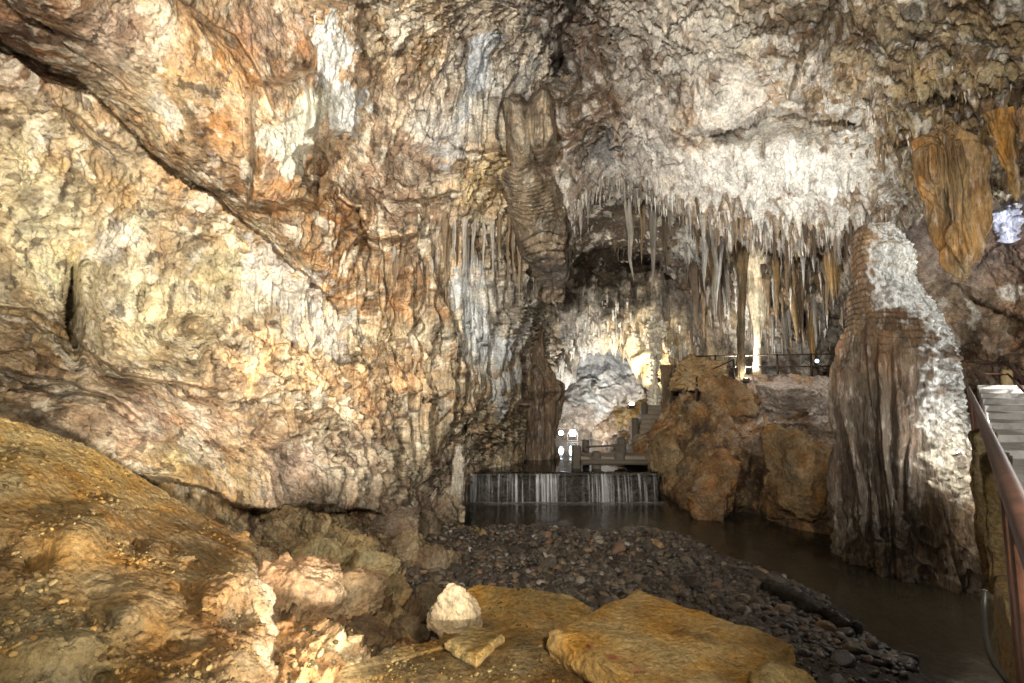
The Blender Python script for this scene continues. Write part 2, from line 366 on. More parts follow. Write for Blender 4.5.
# ---- left wall
def ledge(PX, PY, d, pts, up, wu, dn, wd, taper=True):
    s, al = polydist(pts, PX, PY)
    k = np.sin(np.clip(al, .0, 1) * math.pi) ** .5 if taper else 1.
    k = k * np.where((al <= 0) | (al >= 1), np.exp(-np.abs(s) / 25.), 1)
    return d + k * np.where(s < 0, -up * np.exp(s / wu) * sstep(0, -3, s), 0) + k * np.where(s >= 0, dn * np.exp(-(s / wd) ** 2), dn * np.exp(-(s / 3.) ** 2))
def f_left(PX, PY, d, CX, CY):
    X = PX + (CX - PX) * .5; Y = PY + (CY - PY) * .5
    # diagonal overhang from the upper left down to the middle
    d = ledge(X, Y, d, [(-120, -30), (20, 62), (90, 100), (150, 150), (200, 195), (245, 232), (300, 285), (335, 320)], -1.4, 26, -.45, 45)
    d = ledge(X, Y, d, [(-150, -80), (0, 0), (60, 40), (110, 80), (150, 110)], -.5, 16, -.2, 30)
    d = ledge(X, Y, d, [(120, -60), (190, 5), (240, 40), (268, 95), (283, 120)], .45, 45, .25, 12)
    d = ledge(X, Y, d, [(60, 95), (100, 135), (140, 160)], .15, 20, .3, 8)
    # hanging white blade
    d = ledge(X, Y, d, [(245, 110), (252, 150), (262, 196), (280, 206), (292, 190), (306, 178), (312, 130), (318, 90)], .0, 30, -.0, 10)
    q = np.maximum(np.abs((X - 280) - (Y - 150) * -.05) / 34, np.abs(Y - 140) / 66); d -= .7 * sstep(1.05, .86, q)
    q = np.maximum(np.abs(X - 330) / 26, np.abs(Y - 70) / 70); d -= .5 * sstep(1.1, .8, q)
    q = np.hypot((X - 310) / 22, (Y - 172) / 22); d += .8 * sstep(1.1, .5, q)
    # hollow under it with a bulging flowstone
    q = np.hypot((X - 312) / 55, (Y - 240) / 62); d -= .5 * np.clip(1 - q * q, 0, 1) ** .5
    d = ledge(X, Y, d, [(330, 190), (360, 235), (370, 260)], .5, 30, .8, 12)
    # niches
    for (x, y, a, b, k) in [(73, 300, 6, 38, .6), (143, 306, 6, 18, .35), (190, 335, 34, 14, .7), (105, 300, 5, 5, .1), (275, 432, 14, 12, .5), (355, 212, 12, 22, .5), (445, 158, 26, 16, .8), (380, 75, 7, 16, .3), (205, 240, 20, 12, .2), (395, 250, 14, 9, .5), (352, 362, 16, 9, .4), (385, 420, 12, 14, .5), (200, 395, 40, 9, .3)]:
        d += k * np.exp(-((X - x) / a) ** 2 - ((Y - y) / b) ** 2)
    d = ledge(X, Y, d, [(452, 150), (462, 158), (500, 160), (525, 185), (548, 196)], .0, 10, -.9, 60, taper=False)
    for (x, y, a, b, k) in [(89, 318, 9, 55, .55), (207, 350, 10, 40, .25), (10, 180, 60, 30, .3), (120, 400, 60, 30, .3), (380, 475, 10, 35, .25), (452, 470, 12, 45, .3), (420, 260, 10, 60, .3), (400, 300, 14, 60, .35)]:
        d -= k * np.exp(-((X - x) / a) ** 2 - ((Y - y) / b) ** 2)
    # lower shelves
    d = ledge(X, Y, d, [(-40, 300), (30, 310), (78, 335), (120, 372), (190, 385), (240, 400)], .2, 30, .3, 9)
    d = ledge(X, Y, d, [(-40, 355), (60, 380), (110, 400), (150, 430)], .12, 20, .3, 12)
    d = ledge(X, Y, d, [(80, 474), (155, 482), (200, 494), (260, 512), (330, 505), (400, 520), (440, 515)], .4, 40, .9, 40)
    d = ledge(X, Y, d, [(330, 228), (375, 250), (420, 235), (440, 170)], .25, 30, .4, 8)
    wob = np.interp(PX, np.arange(-200, 600, 5), np.random.default_rng(3).normal(size=160)) * 9 + np.interp(PX, np.arange(-200, 600, 2.4), np.random.default_rng(4).normal(size=334)) * 4
    for (cx, hw, y0, y1, am) in [(450,26,160,225,.6),(474,22,186,240,.7),(492,22,205,262,.6),(488,7,190,310,.4),(420,15,235,335,.6),(443,12,240,340,.5),(398,16,225,300,.6),(470,20,250,335,.45),(395,30,270,395,.45),(360,26,280,350,.5),
        (432,22,300,392,.5),(380,18,330,440,.4),(340,26,300,372,.45),(272,26,345,425,.4),(300,24,335,402,.35),(330,24,352,432,.35),(462,16,340,432,.5),(490,14,330,440,.5),(506,11,360,462,.4),(420,28,390,470,.4),(372,24,402,470,.35),(326,36,190,300,.5),
        (360,14,-60,60,.5),(386,12,-60,45,.5),(410,15,-60,62,.6),(440,16,-60,72,.5),(475,14,-80,62,.5),(510,14,-60,52,.5),(205,9,320,372,.3),(150,14,235,285,.2)]:
        q = np.clip(np.abs(PX + .12 * (CX - PX) - cx) / hw, 0, 1.3); yb = y1 + wob; h = np.clip((PY + .3 * (CY - PY) - y0) / (y1 - y0), 0, 1)
        d -= .42 * am * np.clip(1 - q ** 3, 0, 1) ** .7 * sstep(0, .5, h) * sstep(yb + 2.5, yb - 2.5, PY)
    d = ledge(X, Y, d, [(370, 190), (400, 200), (430, 205), (455, 190)], .3, 20, .4, 8)
    return d
D_left = [(-160,-160,3.6),(0,-160,4.3),(150,-160,5.2),(300,-160,6.4),(450,-160,8),(600,-160,9),
 (-160,0,4.6),(0,0,5.6),(120,0,6.8),(250,0,8.4),(350,0,9.9),(450,0,12),(540,0,14),
 (-160,150,5),(0,150,6.4),(120,150,7.8),(250,150,8.8),(330,150,10.6),(420,150,12.8),(480,150,14),(540,150,17),
 (-160,300,5),(0,300,6.6),(120,300,8.3),(220,300,9.8),(320,300,11.3),(420,300,13.2),(480,300,15),(515,300,17),(545,300,21),
 (-160,400,4.6),(0,400,6),(120,400,7.5),(220,400,8.9),(320,400,10.6),(400,400,12.2),(450,400,13.8),(490,400,16),(520,400,19),(545,400,23),
 (-100,480,4.6),(0,480,5.5),(150,480,7),(250,480,8.4),(330,480,9.7),(400,490,11.4),(446,500,12.6),(456,505,12.8),(464,480,15.8),(510,470,18.5),(545,475,23),
 (0,580,5.6),(200,560,8),(300,560,9.6),(400,580,11),(450,560,12.8),(490,560,18)]
# px,py,colour, rock, flute, drip
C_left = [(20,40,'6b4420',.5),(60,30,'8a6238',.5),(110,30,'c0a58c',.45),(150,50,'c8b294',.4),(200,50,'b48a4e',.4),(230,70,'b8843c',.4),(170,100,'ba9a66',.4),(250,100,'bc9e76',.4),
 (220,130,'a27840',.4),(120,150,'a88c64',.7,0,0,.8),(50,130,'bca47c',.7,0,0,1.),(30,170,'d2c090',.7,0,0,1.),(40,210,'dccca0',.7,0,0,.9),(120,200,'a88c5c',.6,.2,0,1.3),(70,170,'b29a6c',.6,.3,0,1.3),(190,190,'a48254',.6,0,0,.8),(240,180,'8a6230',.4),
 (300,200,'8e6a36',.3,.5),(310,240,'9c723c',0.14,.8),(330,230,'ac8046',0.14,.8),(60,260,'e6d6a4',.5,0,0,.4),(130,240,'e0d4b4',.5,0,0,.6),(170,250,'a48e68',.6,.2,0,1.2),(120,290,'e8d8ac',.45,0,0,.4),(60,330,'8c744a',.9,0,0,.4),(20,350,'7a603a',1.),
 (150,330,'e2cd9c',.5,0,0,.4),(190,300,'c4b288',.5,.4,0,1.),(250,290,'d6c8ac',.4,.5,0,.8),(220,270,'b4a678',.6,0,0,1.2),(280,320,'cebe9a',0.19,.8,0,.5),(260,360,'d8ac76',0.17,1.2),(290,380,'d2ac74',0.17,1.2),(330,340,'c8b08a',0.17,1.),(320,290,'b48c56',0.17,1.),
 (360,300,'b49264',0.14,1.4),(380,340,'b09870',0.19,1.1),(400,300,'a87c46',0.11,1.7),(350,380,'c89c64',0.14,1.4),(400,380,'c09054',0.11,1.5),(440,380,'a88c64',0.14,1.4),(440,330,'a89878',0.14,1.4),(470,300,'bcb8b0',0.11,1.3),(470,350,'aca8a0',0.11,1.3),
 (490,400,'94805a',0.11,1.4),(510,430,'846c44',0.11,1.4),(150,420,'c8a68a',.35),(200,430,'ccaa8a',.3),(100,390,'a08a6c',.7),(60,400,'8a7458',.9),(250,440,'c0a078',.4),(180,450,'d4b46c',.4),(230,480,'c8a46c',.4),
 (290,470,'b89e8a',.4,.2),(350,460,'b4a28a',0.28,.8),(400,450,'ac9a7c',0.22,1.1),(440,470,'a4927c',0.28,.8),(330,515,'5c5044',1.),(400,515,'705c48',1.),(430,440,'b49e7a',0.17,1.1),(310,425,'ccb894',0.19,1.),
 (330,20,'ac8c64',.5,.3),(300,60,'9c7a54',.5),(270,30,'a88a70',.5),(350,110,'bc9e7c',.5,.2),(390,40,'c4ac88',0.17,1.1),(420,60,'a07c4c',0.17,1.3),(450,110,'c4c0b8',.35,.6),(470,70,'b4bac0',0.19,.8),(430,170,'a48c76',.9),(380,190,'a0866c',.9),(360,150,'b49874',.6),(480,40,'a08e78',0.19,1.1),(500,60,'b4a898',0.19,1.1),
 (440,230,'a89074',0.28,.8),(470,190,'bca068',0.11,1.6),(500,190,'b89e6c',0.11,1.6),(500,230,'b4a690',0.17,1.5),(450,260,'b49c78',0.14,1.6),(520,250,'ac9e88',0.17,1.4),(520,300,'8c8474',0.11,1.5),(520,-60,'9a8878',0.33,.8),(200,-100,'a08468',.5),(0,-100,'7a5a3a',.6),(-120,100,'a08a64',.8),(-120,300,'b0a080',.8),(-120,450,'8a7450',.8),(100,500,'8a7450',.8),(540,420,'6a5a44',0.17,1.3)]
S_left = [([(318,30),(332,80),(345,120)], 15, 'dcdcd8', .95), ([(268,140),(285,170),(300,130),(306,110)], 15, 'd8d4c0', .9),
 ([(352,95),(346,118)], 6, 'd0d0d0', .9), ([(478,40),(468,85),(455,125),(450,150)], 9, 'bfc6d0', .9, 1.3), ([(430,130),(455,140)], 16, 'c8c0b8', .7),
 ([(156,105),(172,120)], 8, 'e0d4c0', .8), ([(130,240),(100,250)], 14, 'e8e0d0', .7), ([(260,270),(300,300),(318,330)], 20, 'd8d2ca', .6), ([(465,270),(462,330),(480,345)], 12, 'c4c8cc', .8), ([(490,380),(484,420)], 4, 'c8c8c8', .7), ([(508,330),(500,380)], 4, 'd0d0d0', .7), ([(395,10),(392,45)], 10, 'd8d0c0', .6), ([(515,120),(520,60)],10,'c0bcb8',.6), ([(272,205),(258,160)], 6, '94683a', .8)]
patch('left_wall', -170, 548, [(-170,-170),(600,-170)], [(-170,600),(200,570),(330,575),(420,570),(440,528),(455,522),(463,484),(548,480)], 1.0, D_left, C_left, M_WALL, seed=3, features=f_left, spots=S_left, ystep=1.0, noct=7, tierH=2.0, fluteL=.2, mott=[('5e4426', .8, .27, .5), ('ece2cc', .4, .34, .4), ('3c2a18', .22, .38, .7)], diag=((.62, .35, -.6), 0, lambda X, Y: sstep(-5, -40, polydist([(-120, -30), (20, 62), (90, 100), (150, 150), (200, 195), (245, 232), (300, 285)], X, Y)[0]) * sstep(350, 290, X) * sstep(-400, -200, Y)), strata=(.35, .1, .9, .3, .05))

# ---- front ceiling
D_ceil = [(400,-160,8.2),(560,-160,8),(700,-160,7.2),(850,-160,6.5),(1000,-160,5.4),(1180,-160,4.6),
 (430,0,12.6),(500,0,13),(560,0,13),(650,0,11.4),(750,0,10),(850,0,9),(950,0,7.8),(1050,0,6.9),(1180,0,6),
 (430,80,14.5),(500,80,15),(565,60,15),(600,90,14.3),(650,90,13.6),(740,90,12.4),(850,80,10.7),(950,90,9.3),(1050,90,8.2),(1180,80,7),
 (500,150,15.6),(560,150,15.5),(620,150,15.4),(700,120,13.4),(770,110,12.4),(860,125,11.6),(700,160,14.4),(780,160,13.4),(850,170,12.7),(900,160,11.6),(960,150,10.4),(1050,150,9.2),(1180,150,8),
 (500,230,16.2),(560,215,16.4),(610,190,16.8),(700,210,15.6),(780,225,14.8),(850,230,14.2),(910,215,13.6),(960,200,13),(1050,190,11),(1180,190,9)]
C_ceil = [(560,40,'6a6058',.9,.6),(520,60,'a8a098',.8,.6),(600,40,'a09488',.9,.5,.2),(640,60,'b8aea4',1.,.2,.35),(700,60,'ccc2b4',1.,0,.4),(720,100,'c4b8ac',1.,0,.4),(740,30,'c8bca8',1.,0,.4),(800,40,'8c7858',.8,0,.3),
 (850,60,'a48c68',.9,0,.4),(820,100,'9c7c50',.9,0,.4),(900,40,'b09c78',1.,0,.4),(960,40,'b8a47c',1.,0,.5),(1010,40,'9c865c',1.,0,.5),(940,100,'a89060',.9,.2,.8),(1000,100,'8c7040',.9,.2,.8),(860,110,'9c8c78',1.,0,.4),(900,150,'b0986c',.9,.1,.8),
 (880,200,'8a7c6c',.9,.2,.8),(650,150,'c0b8b0',1.1,.1,.6),(600,150,'a89c90',1.1,.2,.5),(620,190,'b0a8a0',1.,.2,1.),(720,165,'d8d4ce',1.,0,.9),(780,160,'dcd8d4',1.,0,.9),(830,170,'d8d4d0',1.,0,.9),(850,200,'b0a494',.8,.2,1.),
 (560,200,'a09488',1.,.4,.9),(720,212,'8c7860',.8,.3,1.),(770,222,'847058',.8,.3,1.),(820,224,'8a7862',.8,.3,1.),(870,222,'78664e',.8,.3,1.),(600,203,'a89c90',.8,.3,1.),(780,113,'a08258',.7),(700,122,'a08868',.8),(560,130,'957c60',.7,.3),(600,110,'8a6a4c',.8),(480,150,'a08c78',.8,.3,.3),(450,0,'a89888',.8,.5),(500,-100,'988878',.9),(800,-100,'b0a084',.9),(1100,0,'a08a60',.9),(1100,150,'7c6440',.9),(690,30,'c4b8a8',1.,0,.4),(660,110,'c8c0b8',1.,0,.5)]
def f_ceil(PX, PY, d, CX, CY):
    X = PX + (CX - PX) * .5; Y = PY + (CY - PY) * .5
    d = ledge(X, Y, d, [(665,140),(700,124),(760,112),(810,112),(850,122),(880,142)], .5, 22, .7, 16)
    d = ledge(X, Y, d, [(790,100),(800,55),(825,20),(840,-20)], .3, 30, .6, 18)
    d = ledge(X, Y, d, [(560,90),(565,40),(575,0),(580,-60)], .2, 20, .7, 12)
    for (x, y, a, b, k) in [(556,66,13,17,2.6),(595,140,10,12,.8),(850,118,16,12,.5),(680,90,5,20,.3),(905,55,10,8,.12),(815,40,16,30,.4),(945,60,12,10,.4),(880,90,12,8,.4),(530,70,8,30,.5)]:
        d += k * np.exp(-((X - x) / a) ** 2 - ((Y - y) / b) ** 2)
    for (x, y, a, b, k) in [(580,115,22,22,.7),(620,60,16,60,.5),(660,30,20,50,.4),(780,165,90,40,.3),(900,30,40,25,.5),(960,70,40,20,.5),(850,85,20,20,.3),(590,170,16,30,.4)]:
        d -= k * np.exp(-((X - x) / a) ** 2 - ((Y - y) / b) ** 2)
    return d
S_ceil = [([(780,150),(840,165)], 46, 'e2e0dc', .75, 1.2), ([(700,165),(740,170)], 30, 'dcd8d2', .7), ([(700,40),(720,80)], 40, 'dcd4ca', .5, 1.4), ([(650,150),(630,170)], 26, 'cfc9c4', .55), ([(590,60),(575,20)], 12, '6c4c34', .6), ([(600,145)], 14, '7a7f84', .6)]
patch('cave_ceiling', 420, 1190, [(420,-160),(1190,-160)], [(420,215),(480,240),(540,252),(560,235),(600,200),(640,196),(690,216),(740,238),(800,244),(850,240),(900,222),(950,205),(1050,195),(1190,190)], 1.3, D_ceil, C_ceil, M_CEIL, lip=18, seed=203, mott=[('6e563c', .8, .12, .75), ('e4ded6', .5, .24, .6), ('4c3a28', .3, .28, .7)], features=f_ceil, spots=S_ceil, noct=7, lam=1.7, tierH=.9, lipd=3.)

# ---- beehive flowstone: stacked folds bulging out of the wall
def f_hive(PX, PY, d, CX, CY):
    Xs = PX + .12 * (CX - PX); Ys = PY + .12 * (CY - PY); b = np.zeros(PX.shape)
    for (x0, x1, y0, y1, am, cur, fo) in [(497, 529, 86, 215, 2.7, .10, .34), (525, 557, 83, 186, 2.75, -.03, .05), (554, 598, 90, 158, 1.6, .12, .12), (484, 546, 158, 292, 3.0, .34, .36), (452, 500, 160, 236, 2.4, .1, .04)]:
        xc = (x0 + x1) / 2 + cur * (Ys - y0); hw = (x1 - x0) / 2; q = np.clip(np.abs(Xs - xc) / hw, 0, 1.2)
        m = np.clip(1 - q ** 2.6, 0, 1) ** .5 * sstep(y0 - 2, y0 + 12, Ys - 14 * q ** 2) * sstep(y1, y1 - 45, Ys)
        ph = (Ys - 12 * (1 - q ** 2) + (CX - PX) * .35 + (CY - PY) * .2) / (10.5 + 2. * np.sin(Ys * .05)); f = ph - np.floor(ph)
        b = np.maximum(b, m * (am + fo * (1 - f) ** .6 * sstep(0, .12, f)))
    return d - b
C_hive = [(512,110,'a8947a',.35,.2),(512,160,'9c886e',.35,.2),(540,100,'a89478',.25,.8),(540,140,'b09c80',.2,1.4),(575,110,'a08062',.5,.7),(585,140,'8c6e52',.6,.8),(500,180,'948068',.35,.3),(520,205,'988468',.35,.3),(540,240,'8c7a62',.35,.5),(548,280,'94806a',.4,.8),(470,180,'bc9e60',.2,1.6),(480,215,'b89c68',.2,1.6),(525,90,'74604c',.4)]
patch('flowstone_beehive', 440, 606, [(440,76),(606,80)], [(440,262),(500,300),(562,302),(572,200),(606,176)], .95, [(440,70,16.6),(606,70,16.6),(440,200,16.4),(520,200,16.6),(606,200,17.4),(440,310,18.5),(520,300,18.4),(606,310,20)], C_hive, M_WALL, seed=1401, lam=.8, noct=5, tierH=2., fluteL=.24, features=f_hive, kind=None, mott=[('e0d6c4', .4, .32, .4), ('5c4630', .4, .3, .5)],
      label='grey brown beehive flowstone with stacked folds bulging out high in the middle wall', cat='flowstone')
# ---- recess behind the front fringe
D_in = [(480,150,17.5),(560,150,18),(650,150,18),(760,150,17),(900,150,15.5),(540,200,19),(620,210,20.5),(700,220,20.5),(800,230,17.6),(880,240,16.4),
 (500,290,22),(540,270,23),(620,265,25),(690,270,22.5),(760,280,19.5),(830,280,18),(900,280,17),(560,290,24),(640,290,24.6),(690,300,23),(760,330,20.5),(830,330,19.5),(900,330,18),(700,360,23),(760,380,22),(860,390,20),(700,410,23),(860,420,20)]
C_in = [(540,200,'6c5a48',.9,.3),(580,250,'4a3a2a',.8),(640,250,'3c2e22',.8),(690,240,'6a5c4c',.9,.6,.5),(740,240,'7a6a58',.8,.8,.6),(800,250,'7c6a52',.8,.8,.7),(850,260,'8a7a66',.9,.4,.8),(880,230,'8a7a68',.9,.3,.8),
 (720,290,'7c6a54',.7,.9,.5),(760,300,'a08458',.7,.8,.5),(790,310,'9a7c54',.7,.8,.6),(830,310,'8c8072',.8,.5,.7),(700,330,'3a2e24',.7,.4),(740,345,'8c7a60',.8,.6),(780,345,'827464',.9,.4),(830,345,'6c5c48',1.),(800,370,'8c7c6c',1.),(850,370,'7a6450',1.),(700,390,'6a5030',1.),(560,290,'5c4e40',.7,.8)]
def f_in(PX, PY, d, CX, CY):
    d = ledge(CX, CY, d, [(640,250),(690,300),(720,330),(760,335)], .0, 22, 1.2, 40)
    d -= 1.5 * np.exp(-((CX - 765) / 40) ** 2 - ((CY - 270) / 45) ** 2)
    return d
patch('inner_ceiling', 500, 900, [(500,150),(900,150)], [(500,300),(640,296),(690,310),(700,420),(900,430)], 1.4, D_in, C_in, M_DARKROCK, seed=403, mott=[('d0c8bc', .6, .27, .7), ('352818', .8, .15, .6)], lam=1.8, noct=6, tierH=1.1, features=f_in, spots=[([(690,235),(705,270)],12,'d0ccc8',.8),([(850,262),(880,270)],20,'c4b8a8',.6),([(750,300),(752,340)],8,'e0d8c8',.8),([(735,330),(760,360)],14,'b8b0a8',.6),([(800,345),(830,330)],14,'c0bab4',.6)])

# ---- second curtain of dripstone over the far passage
D_cur = [(500,250,22),(540,260,23),(600,265,24.6),(660,270,24.4),(720,290,23),(520,300,22.5),(600,300,24),(660,305,24),(720,330,23),(520,370,22),(570,340,23.6),(640,335,23.8),(690,350,23.5)]
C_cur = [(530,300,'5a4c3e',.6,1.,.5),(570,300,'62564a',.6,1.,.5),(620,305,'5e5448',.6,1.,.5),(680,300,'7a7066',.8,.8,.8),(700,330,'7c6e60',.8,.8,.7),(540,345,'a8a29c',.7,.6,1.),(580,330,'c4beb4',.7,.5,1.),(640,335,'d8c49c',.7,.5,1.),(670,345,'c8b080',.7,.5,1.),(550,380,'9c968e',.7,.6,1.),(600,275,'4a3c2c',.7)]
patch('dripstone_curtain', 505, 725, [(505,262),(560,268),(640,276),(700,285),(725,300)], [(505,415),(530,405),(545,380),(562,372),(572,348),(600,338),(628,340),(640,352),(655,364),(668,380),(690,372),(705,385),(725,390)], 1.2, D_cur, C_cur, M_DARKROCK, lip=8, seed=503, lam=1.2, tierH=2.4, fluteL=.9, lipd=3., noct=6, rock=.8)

# ---- the far chamber
D_far = [(500,290,36),(620,290,35),(740,290,33),(500,380,33),(560,380,35),(620,380,34),(690,380,32),(740,380,31),(500,430,30),(545,430,32),(600,425,32),(640,420,31),(700,420,30),(560,446,31),(600,446,31),(640,446,30),(700,450,30)]
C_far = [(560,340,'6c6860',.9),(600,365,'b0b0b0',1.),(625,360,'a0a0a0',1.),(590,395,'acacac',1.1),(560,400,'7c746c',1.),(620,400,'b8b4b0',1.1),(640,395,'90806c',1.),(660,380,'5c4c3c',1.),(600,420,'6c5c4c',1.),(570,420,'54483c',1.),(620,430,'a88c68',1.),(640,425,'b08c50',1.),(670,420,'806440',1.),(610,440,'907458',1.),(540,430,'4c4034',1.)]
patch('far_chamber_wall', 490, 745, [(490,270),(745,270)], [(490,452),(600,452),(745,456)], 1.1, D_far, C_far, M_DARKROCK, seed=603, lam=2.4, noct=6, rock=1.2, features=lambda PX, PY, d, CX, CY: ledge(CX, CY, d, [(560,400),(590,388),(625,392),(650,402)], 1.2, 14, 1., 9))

# ---- mound of rock that carries the stone steps
D_pb = [(578,452,26),(600,430,26.5),(625,410,26),(650,402,25),(600,458,22),(578,470,21),(625,435,23.5),(640,430,22.5),(655,415,23),(640,462,20.5),(690,395,22),(700,475,19)]
C_pb = [(590,445,'8c7454',1.),(605,430,'b89878',.9),(625,415,'b8944c',.9),(640,410,'9c7c40',.9),(620,440,'8c6c44',1.),(650,440,'7c6040',1.),(680,430,'7c6240',1.),(600,460,'5c4830',1.)]
patch('passage_bank', 576, 705, [(576,450),(590,440),(602,422),(616,408),(632,404),(650,398),(705,388)], [(576,474),(640,474),(705,480)], 1.0, D_pb, C_pb, M_BANK, seed=653, lam=1.1, noct=6, rock=1.2)

# ---- right wall
D_rw = [(860,120,15),(950,120,13.5),(1050,120,11),(1200,120,8.5),(860,250,17),(950,220,15.5),(1000,200,14.5),(1100,200,11),(1200,200,9.5),(870,300,17.5),(950,300,16.5),(1020,300,15),(1100,300,12.5),(1200,300,11),(880,390,18),(950,385,17.5),(1020,380,16),(1100,380,13),(1200,400,11),(900,470,18),(1020,470,16.5),(1200,470,11)]
C_rw = [(880,240,'6c5e4e',1.),(930,250,'8a7864',.9),(960,300,'9c8468',.8),(1000,290,'a88c70',.8),(990,320,'8a6c50',.8),(1010,310,'9a7658',.8),(970,340,'5c4834',.9),(1000,360,'54402e',.9),(900,300,'7c6c5c',1.),(985,175,'9c9084',.7),(1020,180,'8c8478',.7),(960,180,'6c5a44',.9),(1050,300,'8a6a50',.8),(930,380,'6c5848',1.),(1010,400,'4c3a2a',.8),(1100,200,'806850',.9)]
patch('right_wall', 850, 1200, [(850,110),(1200,110)], [(850,470),(1200,470)], 1.5, D_rw, C_rw, M_WALL, seed=803, mott=[('b89c7c', .7, .2, .5), ('4c3824', .8, .18, .5)], lam=1.8, noct=6, features=lambda PX, PY, d, CX, CY: ledge(CX, CY, d, [(940,285),(980,300),(1010,330),(1040,340)], .3, 20, .5, 12), spots=[([(965,292),(975,310),(968,325)],3,'e0d8cc',.9),([(1005,290),(1018,294)],6,'e8e0d8',.9),([(940,328),(955,345)],9,'c8c0b8',.6),([(945,305)],5,'d0ccc8',.7)])

# ---- right bank below the path
D_bk = [(580,470,18.5),(620,470,18),(660,425,19),(660,460,17.6),(660,495,16.2),(690,395,18.2),(700,440,16.6),(700,515,14.3),(745,378,17.6),(760,430,15.4),(760,525,13.6),(800,378,16.8),(800,425,15),(800,440,14.2),(800,530,12.9),(850,378,15.6),(850,430,13.8),(860,535,12.4),(900,380,15),(900,540,12.2)]
C_bk = [(610,460,'7c6444',.9),(650,440,'8a6c44',.9),(660,470,'6c5434',1.),(680,400,'a07c48',1.2),(700,370,'a88450',1.2),(700,430,'7c5c34',1.),(720,410,'86643a',1.),(715,480,'8c6838',.8),(760,395,'a8968a',.9),(775,410,'a89a90',.9),(800,405,'6c5444',.9),(825,410,'b8aca4',1.),(810,385,'988478',.9),(835,400,'b0a096',1.),(780,440,'86643c',.8),(820,460,'80602f',.8),(760,480,'5c4426',1.),(800,500,'806034',.9),(840,500,'6c5434',.9),(740,520,'4c3820',1.),(660,500,'2c2218',.9),(850,430,'7c5c38',.8)]
def f_bk(PX, PY, d, CX, CY):
    X = PX + (CX - PX) * .5; Y = PY + (CY - PY) * .5
    d = ledge(X, Y, d, [(745,428),(775,420),(810,428),(850,438)], .5, 8, .0, 8)
    for (x, y, a, b, k) in [(752,470,12,34,1.5),(690,430,8,20,.5),(790,398,18,8,.5),(745,520,20,12,.6),(660,500,18,14,.8),(730,440,14,6,.5)]:
        d += k * np.exp(-((X - x) / a) ** 2 - ((Y - y) / b) ** 2)
    for (x, y, a, b, k) in [(720,492,26,26,.8),(815,470,40,36,.5),(722,410,26,30,.7),(845,500,20,34,.4),(690,440,10,40,.3),(655,445,18,20,.5)]:
        d -= k * np.exp(-((X - x) / a) ** 2 - ((Y - y) / b) ** 2)
    return d
patch('right_bank', 585, 905, [(585,455),(625,452),(650,432),(668,404),(690,386),(745,376),(790,376),(840,377),(905,380)], [(585,510),(660,512),(700,524),(760,536),(850,548),(905,556)], 1.15, D_bk, C_bk, M_BANK, seed=903, mott=[('a87c3c', .6, .2, .6), ('3c2c18', .5, .2, .6)], lam=1.3, noct=7, features=f_bk, lip=0)
# flat ground of the path behind the bank's edge
pa = W(np.array([686, 700, 745, 800, 905]), np.array([390, 385, 377.5, 377.5, 381]), np.array([18.3, 18.2, 17.5, 16.7, 14.9]))
pb = pa + np.array([[1.6, 5, .1], [1, 6, .3], [0, 7, .2], [0, 5, .1], [0, 4, .1]])
vv = np.concatenate([pa, pb]); vv = np.array(vv)
gg = np.stack([pa + (pb - pa) * t for t in np.linspace(0, 1, 40)])
gi = np.linspace(0, 4, 120); gg = np.stack([np.stack([np.interp(gi, range(5), r[:, k]) for k in range(3)], -1) for r in gg])
gg[..., 2] += .12 * fbm(gg, .8, 4, 5) - .03
o = mesh_obj('path_ground', gg.reshape(-1, 3), grid_faces(40, 120), M_BANK, None, np.tile(lin('7c6850'), (4800, 1))); tag(o, kind='structure')

# ---- earth bank in the left foreground
D_e = [(-160,330,3.6),(-60,400,4.2),(0,418,4.7),(80,445,5.2),(150,485,5.7),(220,525,6.1),(262,548,6.3),(-160,480,3.2),(0,500,3.85),(100,520,4.3),(200,560,4.75),(260,580,5.0),
 (-160,600,2.7),(0,600,3.15),(100,600,3.5),(180,610,3.75),(240,630,3.95),(265,600,4.7),(280,560,6.6),(300,600,6.6),(0,700,2.6),(120,700,2.95),(200,700,3.15),(235,700,3.3),(268,690,3.8),(300,700,4.6),(120,760,2.6),(-100,760,2.2),(250,760,3.1),(300,760,4.2)]
C_e = [(20,440,'b08a48',.4),(100,460,'b48c48',.4),(150,500,'a87c3c',.4),(60,500,'8c6428',.5),(150,540,'865c26',.5),(220,550,'80561f',.5),(60,540,'93692d',.6),(20,560,'6a4a22',.9),(60,590,'8a6430',.6),(130,610,'8a6434',.6),(180,580,'8c6430',.6),
 (30,630,'6c583a',.9),(80,640,'74603e',.9),(20,670,'64502f',.9),(110,660,'6c542e',.9),(170,640,'845c28',.8),(160,680,'6c4a20',.8),(215,630,'6c4a24',1.2),(250,600,'a87c50',1.4,.3),(265,640,'c49c78',1.4,.4),(270,570,'c0946c',1.2),(290,570,'a8744a',.8),(240,670,'8c6c48',1.3,.3),(260,555,'b08850',1.2)]
def f_e(PX, PY, d, CX, CY):
    X = PX + (CX - PX) * .6; Y = PY + (CY - PY) * .6
    for (x, y, a, b, k) in [(5,548,14,10,.12),(40,558,14,12,.15),(140,548,10,7,.2),(100,620,10,14,.18),(95,500,14,5,.1),(195,600,12,16,.22),(210,570,10,6,.1),(235,620,10,20,.3),(175,655,14,8,.15),(105,680,12,10,.15)]:
        d += k * np.exp(-((X - x) / a) ** 2 - ((Y - y) / b) ** 2)
    for (x, y, a, b, k) in [(75,535,30,18,.2),(155,548,16,12,.16),(130,605,28,26,.2),(60,640,60,30,.2),(190,560,14,10,.1),(170,690,26,20,.15),(205,605,10,8,.12),(30,470,40,20,.1)]:
        d -= k * np.exp(-((X - x) / a) ** 2 - ((Y - y) / b) ** 2)
    return d
